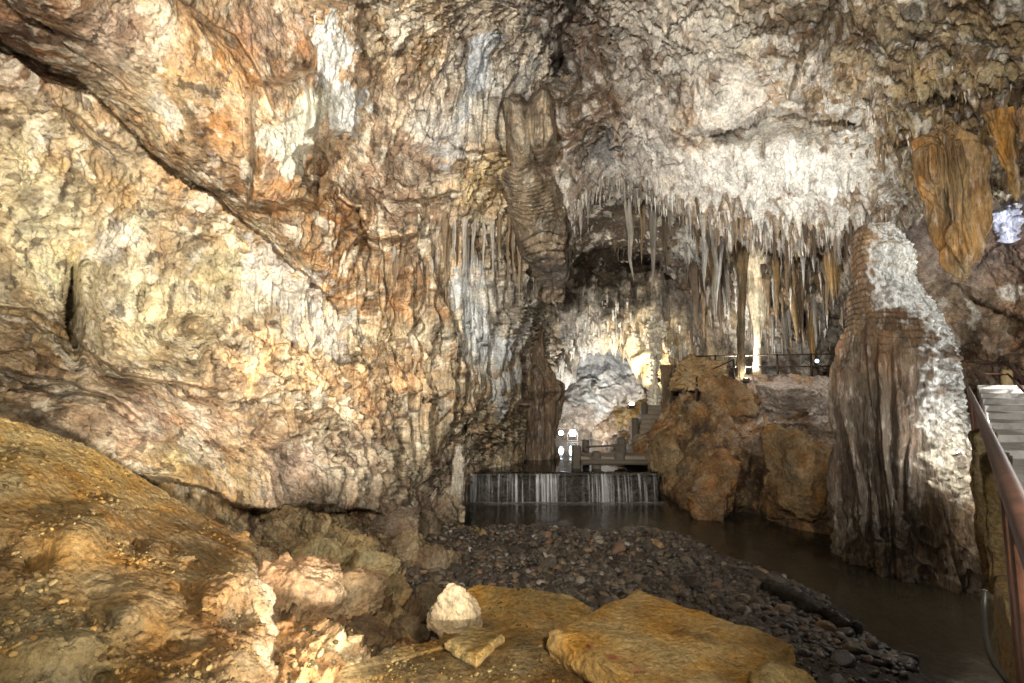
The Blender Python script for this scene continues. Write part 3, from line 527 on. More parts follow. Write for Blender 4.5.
patch('earth_bank', -165, 300, [(-165,330),(-60,395),(0,416),(80,442),(150,482),(220,522),(262,546),(276,556),(300,600)], [(-165,770),(300,770)], 1.15, D_e, C_e, M_EARTH, seed=1003, mott=[('644618', .5, .34, .3)], lam=.7, noct=4, features=f_e, fine=.8, rock=.55, colj=.07, spots=[([(262,552),(270,600),(262,660)],12,'d8bc9c',.7),([(30,640),(80,660)],40,'7c6c4c',.5)])

# ---- rubble slope under the left wall
def dz(px, py, z): return (px, py, float(ZD(py, z)))
D_rub = [(270,520,9),(340,515,10),(420,515,11.8),(455,540,11.6),(270,560,8),(340,560,8.6),(400,560,9.6),(460,590,9),(270,620,5),(330,620,5.6),(400,610,7),(465,620,7.4),(300,690,3.9),(380,680,4.6),(470,660,5.2),(300,760,3.2),(470,760,3.8)]
C_rub = [(300,530,'8a7048',.9),(340,545,'ac9464',.9),(360,570,'a88c54',1.),(400,545,'9c8460',1.1),(430,560,'8a7458',1.1),(440,590,'6c5840',1.1),(400,590,'84683e',1.2),(350,600,'b8986c',1.),(320,590,'c0a070',.9),(370,620,'5c4426',1.2),(330,640,'7c5c38',1.2),(420,620,'4c3820',1.2),(400,650,'6c4c26',1.),(320,670,'c08c48',1.2),(380,530,'5c4c3c',1.1),(450,530,'40382c',1.)]
patch('rubble_slope', 262, 490, [(262,505),(330,500),(420,500),(490,535)], [(262,760),(490,760)], 1.15, D_rub, C_rub, M_BANK, seed=1103, mott=[('4c3418', .5, .2, .6), ('c8a870', .4, .25, .6)], lam=.9, noct=7, rock=1.2)
# ---- foreground ledge of packed earth
D_fl = [dz(300,690,1.35),dz(350,665,1.42),dz(420,640,1.42),dz(470,590,1.42),dz(530,592,1.45),dz(585,604,1.42),dz(600,640,1.4),dz(520,650,1.42),dz(430,683,1.42),dz(560,700,1.38),dz(700,720,1.3),dz(800,690,1.22),dz(760,660,1.2),dz(300,800,1.3),dz(560,820,1.3),dz(830,820,1.1)]
C_fl = [(480,600,'a87c34',.5),(530,600,'a07430',.5),(570,608,'a88448',.7),(540,640,'805a22',.5),(470,640,'7c5620',.5),(420,660,'70501f',.7),(380,675,'70501e',.6),(450,680,'7c5824',.5),(560,680,'6c4a1c',.6),(600,640,'60451c',.9),(700,700,'70501f',.6)]
def f_fl(PX, PY, d, CX, CY):
    d = ledge(PX, PY + (CY - PY) * .4, d, [(330,680),(450,655),(520,628),(600,640)], .03, 10, .06, 5)
    d += .09 * np.exp(-((PX - 555) / 10) ** 2 - ((PY - 632) / 18) ** 2)
    return d
patch('foreground_ledge', 300, 850, [(300,700),(345,668),(400,650),(440,638),(462,592),(478,585),(520,588),(572,596),(588,606),(600,625),(700,650),(850,700)], [(300,800),(850,810)], 1.2, D_fl, C_fl, M_EARTH, seed=1203, lam=.5, noct=4, features=f_fl, fine=.7, rock=.4, lip=0)
P = PATCH['foreground_ledge'][0]
# its broken front edge drops to the gravel
sk = [P[0]]
for k in range(1, 30):
    q = P[0].copy(); t = k / 29.
    q[:, 1] += .05 + .35 * t + .1 * perlin(q + [0, 0, k * .05], .25, 77); q[:, 2] -= t * 1.5; q[:, 0] += .04 * perlin(q + [0, k * .06, 0], .2, 78); sk.append(q)
sk = np.stack(sk); sk = sk + .04 * np.stack([fbm(sk, .2, 3, 79)] * 3, -1) * np.linspace(0, 1, 30)[:, None, None]
o = mesh_obj('ledge_face', sk.reshape(-1, 3), grid_faces(*sk.shape[:2]), M_BANK, None, np.tile(lin('80602f'), (sk.shape[0] * sk.shape[1], 1))); tag(o, kind='structure')

# ---- stream bed and gravel bar
SH = [(380,531),(440,531),(520,529),(600,534),(650,531),(690,541),(735,562),(800,590),(860,626),(930,676),(990,722),(1040,760)]
SHW = [tuple(G(a, b, 0.)[:2]) for a, b in SH]
def bed_height(X, Y):
    s, al = polydist(SHW, X, Y)
    s = np.where(Y > 13.2, np.abs(s), s)
    P = np.stack([X, Y, 0 * X], -1)
    s = s + .35 * fbm(P, 1.2, 3, 301)
    z = np.where(s < 0, .36 * (1 - np.exp(s / 1.1)), -.22 * (1 - np.exp(-np.maximum(s, 0) / .5)) - .05 * np.clip(s, 0, 3))
    return z + .05 * fbm(P, .7, 4, 302) + .03 * fbm(P, .12, 3, 303), s
ys = 2.2 * (30 / 2.2) ** np.linspace(0, 1, 620); us = np.linspace(-.6, 1.35, 640)
Yg, Ug = np.meshgrid(ys, us, indexing='ij'); Xg = Ug * Yg
Zg, Sg = bed_height(Xg, Yg)
Pg = np.stack([Xg, Yg, Zg], -1)
cb = lin('3e3428')[None, None] * (1 + .5 * fbm(Pg, .5, 4, 305))[..., None]
far = sstep(6.5, 4.0, Yg)[..., None] * .8
cb = cb * (1 - far) + lin('94795a') * (1 + .3 * fbm(Pg, .3, 4, 306))[..., None] * far
wetm = sstep(.1, .5, Sg)[..., None]; cb = cb * (1 - .25 * wetm)
o = mesh_obj('stream_bed', Pg.reshape(-1, 3), grid_faces(*Yg.shape), M_BANK, None, np.clip(cb, .01, .6).reshape(-1, 3)); tag(o, kind='structure')

# ---- rocks
import bmesh
_ico = {}
def ico(n):
    if n not in _ico:
        bm = bmesh.new(); bmesh.ops.create_icosphere(bm, subdivisions=n, radius=1)
        bm.verts.ensure_lookup_table()
        _ico[n] = (np.array([v.co[:] for v in bm.verts]), np.array([[v.index for v in f.verts] for f in bm.faces])); bm.free()
    return _ico[n]
def rock_verts(seed, n=5, planes=11, soft=.06, noise=.12, lam=.8):
    r_ = np.random.default_rng(seed); V, Fc = ico(n)
    nn = r_.normal(size=(planes, 3)); nn /= np.linalg.norm(nn, axis=1)[:, None]
    dd = r_.uniform(.55, .95, planes)
    c = V @ nn.T; rr = np.where(c > .05, dd[None] / np.maximum(c, .05), 9)
    r = -soft * np.log(np.sum(np.exp(-np.minimum(rr, 3) / soft), 1)); r = np.minimum(r, 1.25)
    P = V * r[:, None]
    Q = P + seed * 3.1
    r2 = noise * (ridged(Q, lam, 4, seed) + .4 * fbm(Q, lam * .3, 3, seed + 5)) if n > 3 else noise * fbm(Q, lam, 2, seed)
    return P + V * r2[:, None], Fc
def rotm(rx, ry, rz):
    from mathutils import Euler
    return np.array(Euler((rx, ry, rz)).to_matrix())
def boulder(px, py, d, w, h, hexc, label, cat='boulder', seed=1, name='boulder', n=6, mat=None, rot=(0, 0, 0), dep=.9, noise=.14, group=None, spots=None, planes=11, lam=.8):
    V, Fc = rock_verts(seed, n, planes=planes, noise=noise, lam=lam)
    V = V @ rotm(*rot).T
    V = V / np.max(np.abs(V), axis=0)
    a, b = w / 2 / F * d, h / 2 / F * d
    V = V * [a, a * dep, b]
    c = W(px, py, d)
    nv_ = V / np.linalg.norm(V, axis=1)[:, None]; R0 = min(a, b); Vs = V + seed * 1.7
    Vw = Vs + .15 * R0 * np.stack([fbm(Vs, R0 * .6, 3, seed + q) for q in (1, 2, 3)], -1)
    V = V + nv_ * (R0 * (.055 * facets(Vw, R0 * .8, seed + 4) + .025 * facets(Vw, R0 * .35, seed + 5) + .06 * fbm(Vs, R0 * .3, 5, seed + 6, gain=.6)))[:, None]
    col = lin(hexc)[None] * np.clip(1 + .45 * fbm(V + seed, max(a, b) * .8, 4, seed + 9), .4, 1.7)[:, None]
    if spots is not None: col = spots(V, col)
    o = mesh_obj(name, V, Fc, mat or M_BANK, None, np.clip(col, .01, .8), loc=c)
    return tag(o, label, cat, group)
boulder(716,486,14.0,66,78,'8c6636','ochre boulder bulging over the dark pool, right of the cascade',seed=21,rot=(.3,.2,.5))
boulder(812,482,12.9,104,112,'80602e','broad yellow brown boulder wedged beside the giant stalagmite',seed=22,rot=(.6,.1,1.2))
boulder(857,500,11.9,50,84,'6c5636','dark boulder pressed against the left foot of the giant stalagmite',seed=23)
boulder(668,462,16.6,40,60,'806840','rough boulder at the right end of the cascade below the stone steps',seed=24)
boulder(700,372,17.9,64,40,'a88650','knobbly ochre rock hump above the steps, under the hanging curtain',seed=25,noise=.3,lam=.4)
boulder(728,402,16.8,62,56,'8c6a3c','brown rock hump just below the slim lit columns',seed=26,noise=.22,lam=.5)
boulder(786,402,16.2,76,44,'a8988e','pale grey rock slab on the slope beneath the path railing',seed=29,rot=(.4,0,.4))
boulder(828,404,15.2,48,46,'b0a49a','pale pinkish rock slab leaning beside the giant stalagmite below the railing',seed=30,rot=(.2,.4,1))
# rubble under the left wall
for k, (px, py, d, w, h, hx, lb) in enumerate([
 (300,612,5.6,92,110,'bc9468','large smooth tan boulder right of the bright broken bank edge'),
 (352,605,6.0,90,62,'a8865a','tan boulder with a shadowed hollow beneath it in the rubble'),
 (322,560,8.0,70,46,'b09a66','yellowish rock at the top of the rubble under the overhang'),
 (372,566,8.6,56,50,'b49c68','sandy boulder in the middle of the rubble slope'),
 (410,556,9.6,60,56,'a08864','greyish tan boulder high on the rubble beside the gravel bar'),
 (438,575,9.2,52,66,'8c765a','brown boulder at the rubble edge next to the gravel'),
 (392,600,7.6,56,52,'947848','cracked ochre boulder above the dark gaps of the rubble'),
 (430,606,7.6,40,44,'6c5636','dark boulder behind the bright jagged rock'),
 (405,636,6.0,50,40,'6c5230','small dark boulder low in the rubble'),
 (362,640,5.2,60,36,'70522c','brown boulder in the shadow below the tan boulder'),
 (392,528,10.8,60,40,'7c6854','grey brown boulder tucked under the left wall'),
 (425,530,11.6,40,40,'75634e','grey boulder below the hanging nose of the left wall'),
 (310,668,4.2,74,40,'c89450','bright orange rough clod in the lit hollow at the bottom'),
 (345,664,4.5,40,26,'a8783c','small orange clod beside the lit hollow')]):
    boulder(px, py, d, w, h, hx, lb, seed=40 + k, rot=(k * .7, k * .4, k), n=6 if w > 55 else 5, noise=.16 if hx[0] != 'c' else .3, lam=.8 if hx[0] != 'c' else .3)
boulder(453,616,4.75,54,80,'a8906a','bright pale jagged rock standing upright behind the small flat slab', 'rock', seed=91, name='jagged_rock', noise=.05, lam=.6, rot=(.2,.1,.3), dep=.6, n=6, planes=9)
boulder(655,549,10.6,22,26,'b88440','orange pointed rock standing on the gravel bar near the pool','rock',seed=64,name='pointed_rock',n=5,noise=.2,rot=(1,0,.4))
# slabs
def slab(name, corners, z, th, hx, label, seed, lam=.3, amp=.02, spotc=None):
    top = np.array([G(a, b, z) for a, b in corners]); n = 150
    s = np.linspace(0, 1, n); U, V = np.meshgrid(s, s, indexing='ij')
    T = (top[0] * ((1 - U) * (1 - V))[..., None] + top[1] * (U * (1 - V))[..., None] + top[2] * (U * V)[..., None] + top[3] * ((1 - U) * V)[..., None])
    c = T.mean((0, 1)); m = 24
    e = np.minimum(np.minimum(U, 1 - U), np.minimum(V, 1 - V))
    T = T + np.stack([0 * U, 0 * U, amp * 1.2 * fbm(T, lam, 4, seed) - .018 * np.exp(-e / .015)], -1)
    rim = np.concatenate([T[:-1, 0], T[-1, :-1], T[:0:-1, -1], T[0, :0:-1]]); rows = []
    for k in range(m + 1):
        t = k / m; q = rim.copy(); q[:, 2] -= t * th
        off = (rim - c); off[:, 2] = 0; off /= np.linalg.norm(off, axis=1)[:, None] + 1e-6
        rows.append(q + off * (sstep(0, .1, t) * (.012 + amp * 2.2 * fbm(q, .16, 4, seed + 3) - .05 * sstep(.4, 1, t)))[:, None])
    Rr = np.stack(rows); Tv = T.reshape(-1, 3); nr = len(rim)
    verts = np.concatenate([Tv, Rr.reshape(-1, 3)])
    fs = np.concatenate([grid_faces(n, n), grid_faces(m + 1, nr, wrap=True) + len(Tv)])
    col = lin(hx)[None] * np.clip(1 + .3 * fbm(verts, .25, 4, seed + 7), .6, 1.5)[:, None]
    if spotc: col = spotc(verts, col)
    o = mesh_obj(name, verts, fs, M_EARTH, None, np.clip(col, .01, .8)); return tag(o, label, 'rock slab')
def sp_slab(v, col):
    for (a, b, r, hx, st) in [(590,646,.035,'a84a24',.8),(613,657,.05,'a03c1c',.9),(638,668,.05,'9c4a26',.7),(678,632,.09,'6c4a1c',.6),(705,640,.10,'6c4c20',.6),(715,632,.05,'6c4c20',.6)]:
        p = G(a, b, 1.6); m = sstep(1.2, .5, np.hypot(v[:, 0] - p[0], v[:, 1] - p[1]) / r + .4 * fbm(v, .05, 2, 5))[:, None] * st
        col = col * (1 - m) + lin(hx) * m
    return col
slab('flat_slab', [(548,631),(637,588),(792,640),(694,716)], 1.6, .24, 'ae8038', 'large flat square slab of ochre stone in the foreground beside the gravel', 71, spotc=sp_slab)
slab('small_slab', [(447,640),(474,622),(503,634),(476,656)], 1.5, .1, '8c6c34', 'small flat slab leaning at the foot of the bright jagged rock', 72, amp=.012)
boulder(776,690,3.55,84,40,'b08a4c','broken ochre block at the near corner of the large flat slab','rock',seed=73,name='broken_block',noise=.04,lam=.5,mat=M_EARTH)
boulder(150,545,5.25,34,26,'7c5c30','small lumpy stone half buried in the earth bank','rock',seed=74,name='buried_stone',n=5,mat=M_EARTH)
boulder(185,560,4.6,26,16,'76562c','low stone poking out of the middle of the earth bank','rock',seed=75,name='buried_stone',n=5,mat=M_EARTH)

# ---- loose crumbs and grit lying on the earth and the ledge
gv, gf, gc = [], [], []; base = 0
G0 = [rock_verts(170 + k, 2, planes=7, soft=.03, noise=0)[0] for k in range(8)]; F0 = ico(2)[1]
for pn, n, y0, smax, hxs in (('earth_bank', 1500, 430, .028, ['94703a', '7c5a2a', 'a8854c', '6c5030']), ('foreground_ledge', 1100, 590, .022, ['94702e', '7c5a26', 'a48038', '60461e']), ('rubble_slope', 900, 520, .04, ['a48a5c', '7c6440', 'b49c70', '5c4828'])):
    Pp, PXp, PYp = PATCH[pn][:3]; ok = np.argwhere((PYp > y0) & (PYp < 700) & (PXp > -10))
    cl = fbm(Pp, .5, 3, 991); wgt = np.clip(cl[ok[:, 0], ok[:, 1]] + .15, .01, 1) ** 1.5; ids = rng.choice(len(ok), n, p=wgt / wgt.sum())
    for k, q in enumerate(ok[ids]):
        s_ = smax * (.18 + .82 * rng.random() ** 4); V = G0[k % 8]
        gv.append((V * [s_, s_ * .85, s_ * .6]) @ rotm(rng.uniform(-.6, .6), rng.uniform(-.6, .6), rng.uniform(0, 6.3)).T + Pp[q[0], q[1]] + [0, 0, s_ * .2]); gf.append(F0 + base); base += len(V)
        gc.append(np.tile(lin(hxs[rng.integers(4)]) * rng.uniform(.7, 1.2), (len(V), 1)))
o = mesh_obj('grit', np.concatenate(gv), np.concatenate(gf), M_EARTH, None, np.concatenate(gc), smooth=False); tag(o, 'loose ochre crumbs and grit on the earth and rubble of the foreground', 'grit', kind='stuff')

# ---- gravel: the larger stones one by one, the rest as gravel
stone_meshes = []
SC = ['3c342e','4c4238','2e2824','5c534a','463a30','6c5c48','38302a','50473e']
for k in range(14):
    V, Fc = rock_verts(100 + k, 3, planes=9, soft=.03, noise=.06)
    V = V / np.max(np.abs(V)) * [1, .8, .55]
    me = mesh_obj('stone', V, Fc, M_STONE, None, np.clip(lin(SC[k % 8])[None] * np.clip(1 + .4 * fbm(V + k, .9, 3, k), .5, 1.6)[:, None], .01, .7), smooth=False)
    stone_meshes.append(me.data); bpy.data.objects.remove(me)
pale = []
for k, hx in enumerate(['8c8478','94744c','7c5a40','9c9488','8c6a40']):
    V, Fc = rock_verts(130 + k, 3, planes=9, soft=.03, noise=.06); V = V / np.max(np.abs(V)) * [1, .8, .6]
    me = mesh_obj('stone', V, Fc, M_STONE, None, np.tile(lin(hx), (len(V), 1)), smooth=False); pale.append(me.data); bpy.data.objects.remove(me)
def bar_points(n, seed):
    r_ = np.random.default_rng(seed); m = n * 8
    y = 3.4 * (13. / 3.4) ** r_.random(m); u = r_.uniform(-.2, .75, m); x = u * y
    z, q = bed_height(x, y)
    ok = (q < .12) & ~((y < 5.6) & (u < .33)) & ~((y < 4.6) & (u < .55)) & (x > -1.9) & (r_.random(m) < np.where(y > 6.4, 1., .14))
    return np.stack([x, y, z], -1)[ok][:n]
for k, (x, y, z) in enumerate(bar_points(270, 5)):
    isp = rng.random() < .07
    me = pale[k % 5] if isp else stone_meshes[k % 14]
    o = bpy.data.objects.new('stone', me); COL.objects.link(o)
    s = .075 + .14 * rng.random() ** 2.4 + (.02 if y > 9 else 0)
    o.location = (x, y, z + s * .2); o.scale = (s, s, s); o.rotation_euler = (rng.uniform(-.5, .5), rng.uniform(-.5, .5), rng.uniform(0, 6.3))
    tag(o, 'light coloured pebble lying among the dark stones of the gravel bar' if isp else 'dark angular stone lying loose on the gravel bar beside the stream', 'stone', 'pale pebbles on the gravel bar' if isp else 'dark stones on the gravel bar')
gv, gf, gc = [], [], []; base = 0
V0s = [rock_verts(150 + k, 2, planes=8, soft=.03, noise=0)[0] for k in range(10)]; F0 = ico(2)[1]
for k, (x, y, z) in enumerate(bar_points(9000, 6)):
    V = V0s[k % 10]; s = .03 + .07 * rng.random() ** 2 + (.012 if y > 8 else 0)
    s *= .6 if y < 6.4 else 1.
    Vt = (V * [s, s * .8, s * .5]) @ rotm(rng.uniform(-.5, .5), rng.uniform(-.5, .5), rng.uniform(0, 6.3)).T + [x, y, z + s * .15]
    gv.append(Vt); gf.append(F0 + base); base += len(V)
    h = lin(SC[rng.integers(8)]) if rng.random() > .06 else lin(['8c8478','80603f','74503a','948c84'][rng.integers(4)])
    gc.append(np.tile(h * rng.uniform(.6, 1.3), (len(V), 1)))
o = mesh_obj('gravel', np.concatenate(gv), np.concatenate(gf), M_STONE, None, np.concatenate(gc), smooth=False); tag(o, 'dark wet gravel covering the bar beside the stream', 'gravel', kind='stuff')
print('gravel', round(time.time() - T0, 1))

# ---- water
def water_mat(name, tint, bump=.05, rough=.05, opaq=.4, deep=(.012, .011, .008), scale=2.):
    m, nt, N, out = nodes(name)
    tc = N('TexCoord').outputs['Object']
    n = N('TexNoise', {'Vector': N('Mapping', {'Vector': tc, 'Scale': (1, .6, 1)}).outputs[0], 'Scale': scale, 'Detail': 4, 'Roughness': .5}).outputs['Fac']
    nr = N('Bump', {'Strength': bump, 'Distance': .2, 'Height': n}).outputs['Normal']
    tr = N('BsdfTransparent', {'Color': (*tint, 1)}); df = N('BsdfDiffuse', {'Color': (*deep, 1)})
    mx = N('MixShader', {0: opaq, 1: tr.outputs[0], 2: df.outputs[0]})
    gl = N('BsdfGlossy', {'Color': (1, 1, 1, 1), 'Roughness': rough, 'Normal': nr})
    fr = N('Fresnel', {'IOR': 1.33, 'Normal': nr})
    s = N('MixShader', {0: fr.outputs[0], 1: mx.outputs[0], 2: gl.outputs[0]}); nt.links.new(s.outputs[0], out.inputs[0])
    return m
M_POOL = water_mat('pool_water', (.5, .4, .24), bump=.2, rough=.17, opaq=.45, deep=(.085, .07, .045), scale=1.6)  # murky brown body colour, raised to carry a warm reflection
M_POND = water_mat('pond_water', (.25, .22, .16), bump=.12, rough=.06, opaq=.7, scale=1.5)
def sheet(name, x0, x1, y0, y1, z, mat):
    o = mesh_obj(name, [(x0, y0, z), (x1, y0, z), (x1, y1, z), (x0, y1, z)], [(0, 1, 2, 3)], mat, smooth=False); return tag(o, kind='structure')
sheet('stream_water', -3.5, 14, 1.5, 15.98, 0., M_POOL)
sheet('upper_pond_water', -4, 4.6, 16.3, 40, .80, M_POND)
M_WEIR = rock_mat('weir_stone', base=(.045, .038, .03), rough=(.15, .4), dark=.5, pale=.15)
def boxes(bl):
    v, f = [], []
    for (x0, x1, y0, y1, z0, z1) in bl:
        b = len(v); v += [(x0, y0, z0), (x1, y0, z0), (x1, y1, z0), (x0, y1, z0), (x0, y0, z1), (x1, y0, z1), (x1, y1, z1), (x0, y1, z1)]
        f += [tuple(b + i for i in q) for q in ((0, 3, 2, 1), (4, 5, 6, 7), (0, 1, 5, 4), (1, 2, 6, 5), (2, 3, 7, 6), (3, 0, 4, 7))]
    return v, f
def box_obj(name, b, mat, parent=None, bev=.012, smooth=False):
    v, f = boxes([b] if not isinstance(b[0], (tuple, list)) else b)
    o = mesh_obj(name, v, f, mat, parent, smooth=smooth)
    if bev:
        bm = bmesh.new(); bm.from_mesh(o.data); bmesh.ops.bevel(bm, geom=bm.edges[:], offset=bev, segments=2, affect='EDGES'); bm.to_mesh(o.data); bm.free()
    return o
def rough_box(name, b, mat, parent=None, res=.04, amp=.02, seed=1, lam=.3, col=None):
    """a box with worn, uneven faces"""
    x0, x1, y0, y1, z0, z1 = b; bm = bmesh.new()
    bmesh.ops.create_cube(bm, size=1); 
    for v in bm.verts: v.co = ((x0 + x1) / 2 + v.co.x * (x1 - x0), (y0 + y1) / 2 + v.co.y * (y1 - y0), (z0 + z1) / 2 + v.co.z * (z1 - z0))
    bmesh.ops.bevel(bm, geom=bm.edges[:], offset=min(x1 - x0, y1 - y0, z1 - z0) * .12, segments=2, affect='EDGES')
    for _ in range(6):
        es = [e for e in bm.edges if e.calc_length() > res * 1.6]
        if not es: break
        bmesh.ops.subdivide_edges(bm, edges=es, cuts=1, use_grid_fill=True)
    bmesh.ops.triangulate(bm, faces=bm.faces[:])
    P = np.array([v.co[:] for v in bm.verts]); bm.normal_update(); Nn = np.array([v.normal[:] for v in bm.verts])
    P = P + Nn * (amp * (1.2 * fbm(P, lam, 4, seed) + .5 * ridged(P, lam * .5, 3, seed + 4)))[:, None]
    for v, p in zip(bm.verts, P): v.co = p
    me = bpy.data.meshes.new(name); bm.to_mesh(me); bm.free(); me.materials.append(mat)
    me.polygons.foreach_set('use_smooth', np.ones(len(me.polygons), bool))
    o = bpy.data.objects.new(name, me); COL.objects.link(o)
    if parent: o.parent = parent
    return o
wr = empty('weir', (1.4, 16.1, 0), 'low dark stone weir with water spilling over it at the end of the pool', 'weir')
def rel(o, t):
    o.parent = t; o.matrix_parent_inverse = t.matrix_world.inverted() if t.matrix_world else o.matrix_parent_inverse
    return o
def put(o, t):
    """hang a part built in world coordinates on its thing"""
    from mathutils import Matrix
    o.parent = t; o.matrix_parent_inverse = (Matrix.Translation(t.location) @ t.rotation_euler.to_matrix().to_4x4()).inverted(); return o
put(rough_box('weir_wall', (-3.2, 4.52, 16.1, 16.6, -.4, .74), M_WEIR, amp=.05, seed=5, res=.06), wr)
put(rough_box('weir_crest', (-3.2, 4.52, 16.02, 16.4, .72, .79), M_WEIR, amp=.035, seed=6, res=.05), wr)
# falling water
mF, nt, N, out = nodes('falling_water')
tc = N('TexCoord').outputs['Object']
n1 = N('TexNoise', {'Vector': N('Mapping', {'Vector': tc, 'Scale': (11., .2, .2)}).outputs[0], 'Scale': 1., 'Detail': 6, 'Roughness': .75}).outputs['Fac']
n2 = N('TexNoise', {'Vector': N('Mapping', {'Vector': tc, 'Scale': (1.3, .2, .1)}).outputs[0], 'Scale': 1., 'Detail': 2}).outputs['Fac']
al = N('MapRange', {'Value': N('Math', {0: n1, 1: N('Math', {0: n2, 1: .62}, operation='MULTIPLY').outputs[0]}, operation='ADD').outputs[0], 'From Min': .8, 'From Max': 1.06, 'To Max': .7}).outputs[0]
s = N('MixShader', {0: al, 1: N('BsdfTransparent').outputs[0], 2: N('BsdfPrincipled', {'Base Color': (.75, .76, .78, 1), 'Roughness': .3}).outputs[0]})
nt.links.new(s.outputs[0], out.inputs[0])
xs = np.linspace(-3.1, 4.42, 500); ts = np.linspace(0, 1, 24); Xw, Tw = np.meshgrid(xs, ts)
bulge = .10 * np.array(fbm(np.stack([Xw, 0 * Xw, Tw * .2], -1), .5, 3, 9))
Xw = Xw + .05 * perlin(np.stack([Xw, 0 * Xw, Tw], -1), .3, 10) * Tw; Yw = 16.05 - .30 * np.clip(Tw + .12, 0, 1) ** .55 - bulge * Tw; Zw = .80 - .81 * Tw ** 1.6
Pw_ = np.stack([Xw, Yw, Zw], -1)
o = mesh_obj('falling_water', Pw_.reshape(-1, 3), grid_faces(24, 500), mF); tag(o, kind='structure')
mFoam, nt, N, out = nodes('foam')
tc = N('TexCoord').outputs['Object']
n1 = N('TexNoise', {'Vector': tc, 'Scale': 3., 'Detail': 6, 'Roughness': .7}).outputs['Fac']
sy = N('SeparateXYZ', {'Vector': tc}).outputs['Y']
al = N('Math', {0: N('MapRange', {'Value': sy, 'From Min': 15.2, 'From Max': 15.75, 'To Max': .55}).outputs[0], 1: N('MapRange', {'Value': n1, 'From Min': .35, 'From Max': .65}).outputs[0]}, operation='MULTIPLY').outputs[0]
s = N('MixShader', {0: al, 1: N('BsdfTransparent').outputs[0], 2: N('BsdfDiffuse', {'Color': (.7, .7, .7, 1)}).outputs[0]}); nt.links.new(s.outputs[0], out.inputs[0])
sheet('foam_water', -3.1, 4.6, 15.2, 15.8, .006, mFoam)

# ---- bodies of revolution seen at picture places (stalagmites, columns, big stalactites)
def ring_body(name, rings, nr, ns, mat, ratio=.85, seed=1, flute=.08, fl_l=.3, ripple=0., rip_l=.1, lump=.06, hexc='8a7050', colfn=None, dispfn=None, skew=None, label=None, cat=None, group=None, parent=None, streak=.8):
    Rg = np.array([r[:4] for r in rings], float)
    t = np.linspace(0, 1, nr); k = np.linspace(0, 1, len(Rg))
    py, pl, pr, d = [np.interp(t, k, Rg[:, i]) for i in range(4)]
    # smooth the profile a little
    for _ in range(max(2, nr // 60)):
        for a in (pl, pr): a[1:-1] = .25 * a[:-2] + .5 * a[1:-1] + .25 * a[2:]
    A = W(pl, py, d); B = W(pr, py, d); c = (A + B) / 2; rx = np.abs(B[:, 0] - A[:, 0]) / 2 / np.sqrt(1 + (c[:, 0] / c[:, 1] * ratio) ** 2)
    th = np.linspace(0, 2 * math.pi, ns, endpoint=False)
    nx, ny = np.cos(th), np.sin(th)
    P = np.stack([c[:, None, 0] + rx[:, None] * nx, c[:, None, 1] + rx[:, None] * ratio * ny, np.repeat(c[:, None, 2], ns, 1)], -1)
    if skew is not None: P[..., 1] += skew(t)[:, None] * rx[:, None] * nx
    n = np.stack([np.repeat(nx[None], nr, 0), np.repeat(ny[None], nr, 0), 0 * P[..., 2]], -1)
    fade = np.minimum(1, rx / (rx.max() * .25 + 1e-6))[:, None]
    h = lump * fbm(P, rx.max() * 1.3, 3, seed, gain=.4) * 1.4
    Pq = P + .12 * np.stack([perlin(P, .6, seed + 1, (1, 1, .25)), perlin(P, .6, seed + 2, (1, 1, .25)), 0 * h], -1)
    Fm = np.abs(perlin(Pq, fl_l, seed + 3, (1, 1, .05))) + .5 * np.abs(perlin(Pq, fl_l * .42, seed + 4, (1, 1, .06)))
    rip = 0
    if ripple:
        ph = P[..., 2] / rip_l + 1.8 * perlin(P, 1.1, seed + 6) + .4 * perlin(P, .3, seed + 8, (1, 1, .5))
        f = ph - np.floor(ph); rip = ripple * (np.sqrt(np.clip(f, 0, 1)) * (1 - sstep(.85, 1, f)))
    sl = float(np.mean(c[:, 0] / c[:, 1])); al_ = math.atan(sl)
    base = {'t': t[:, None] + 0 * h, 'py': py[:, None] + 0 * h, 'fx': (nx[None] * math.cos(al_) - ny[None] * math.sin(al_) + 1) / 2 + 0 * h, 'front': -(nx[None] * math.sin(al_) + ny[None] * math.cos(al_)) + 0 * h, 'P': P}
    wts = (1., 1.) if dispfn is None else None
    if dispfn is None: h = h + flute * Fm + rip
    else: h = h + dispfn(base, Fm, rip, flute)
    h = h + .012 * fbm(P, .12, 3, seed + 9)
    h = h - np.percentile(h, 70)
    P = P + n * (h * fade)[..., None]
    col = lin(hexc)[None, None] * np.clip(1 + .35 * fbm(P, .5, 4, seed + 11) + .35 * fbm(P, .25, 3, seed + 12, sc=(1, 1, .1)), .45, 1.6)[..., None]
    if colfn: col = colfn(base, col)
    V = P.reshape(-1, 3); Fc = grid_faces(nr, ns, wrap=True)
    o = mesh_obj(name, V, Fc, mat, parent, np.concatenate([np.clip(col, .01, .85), np.full(col.shape[:2] + (1,), streak)], -1).reshape(-1, 4))
    return tag(o, label, cat, group)
def st_disp(b, Fm, rip, fl):
    P = b['P']; up = sstep(372, 325, b['py'] + 14 * perlin(P, .5, 5)); crust = st_crust(b)
    w1 = worley(P, .13, 71); w2 = worley(P, .07, 72)
    pop = .09 * np.clip(1 - w1 * 1.5, 0, 1) + .05 * np.clip(1 - w2 * 1.5, 0, 1)
    folds = .5 * ridged(P + .3 * fbm(P, .5, 2, 81)[..., None], .55, 3, 82, sc=(1.4, 1.4, .45)) * sstep(470, 540, b['py']) * .35
    return (1 - crust) * ((1 - up) * Fm * .42 + up * rip * 1.) + crust * (pop + .03) + folds
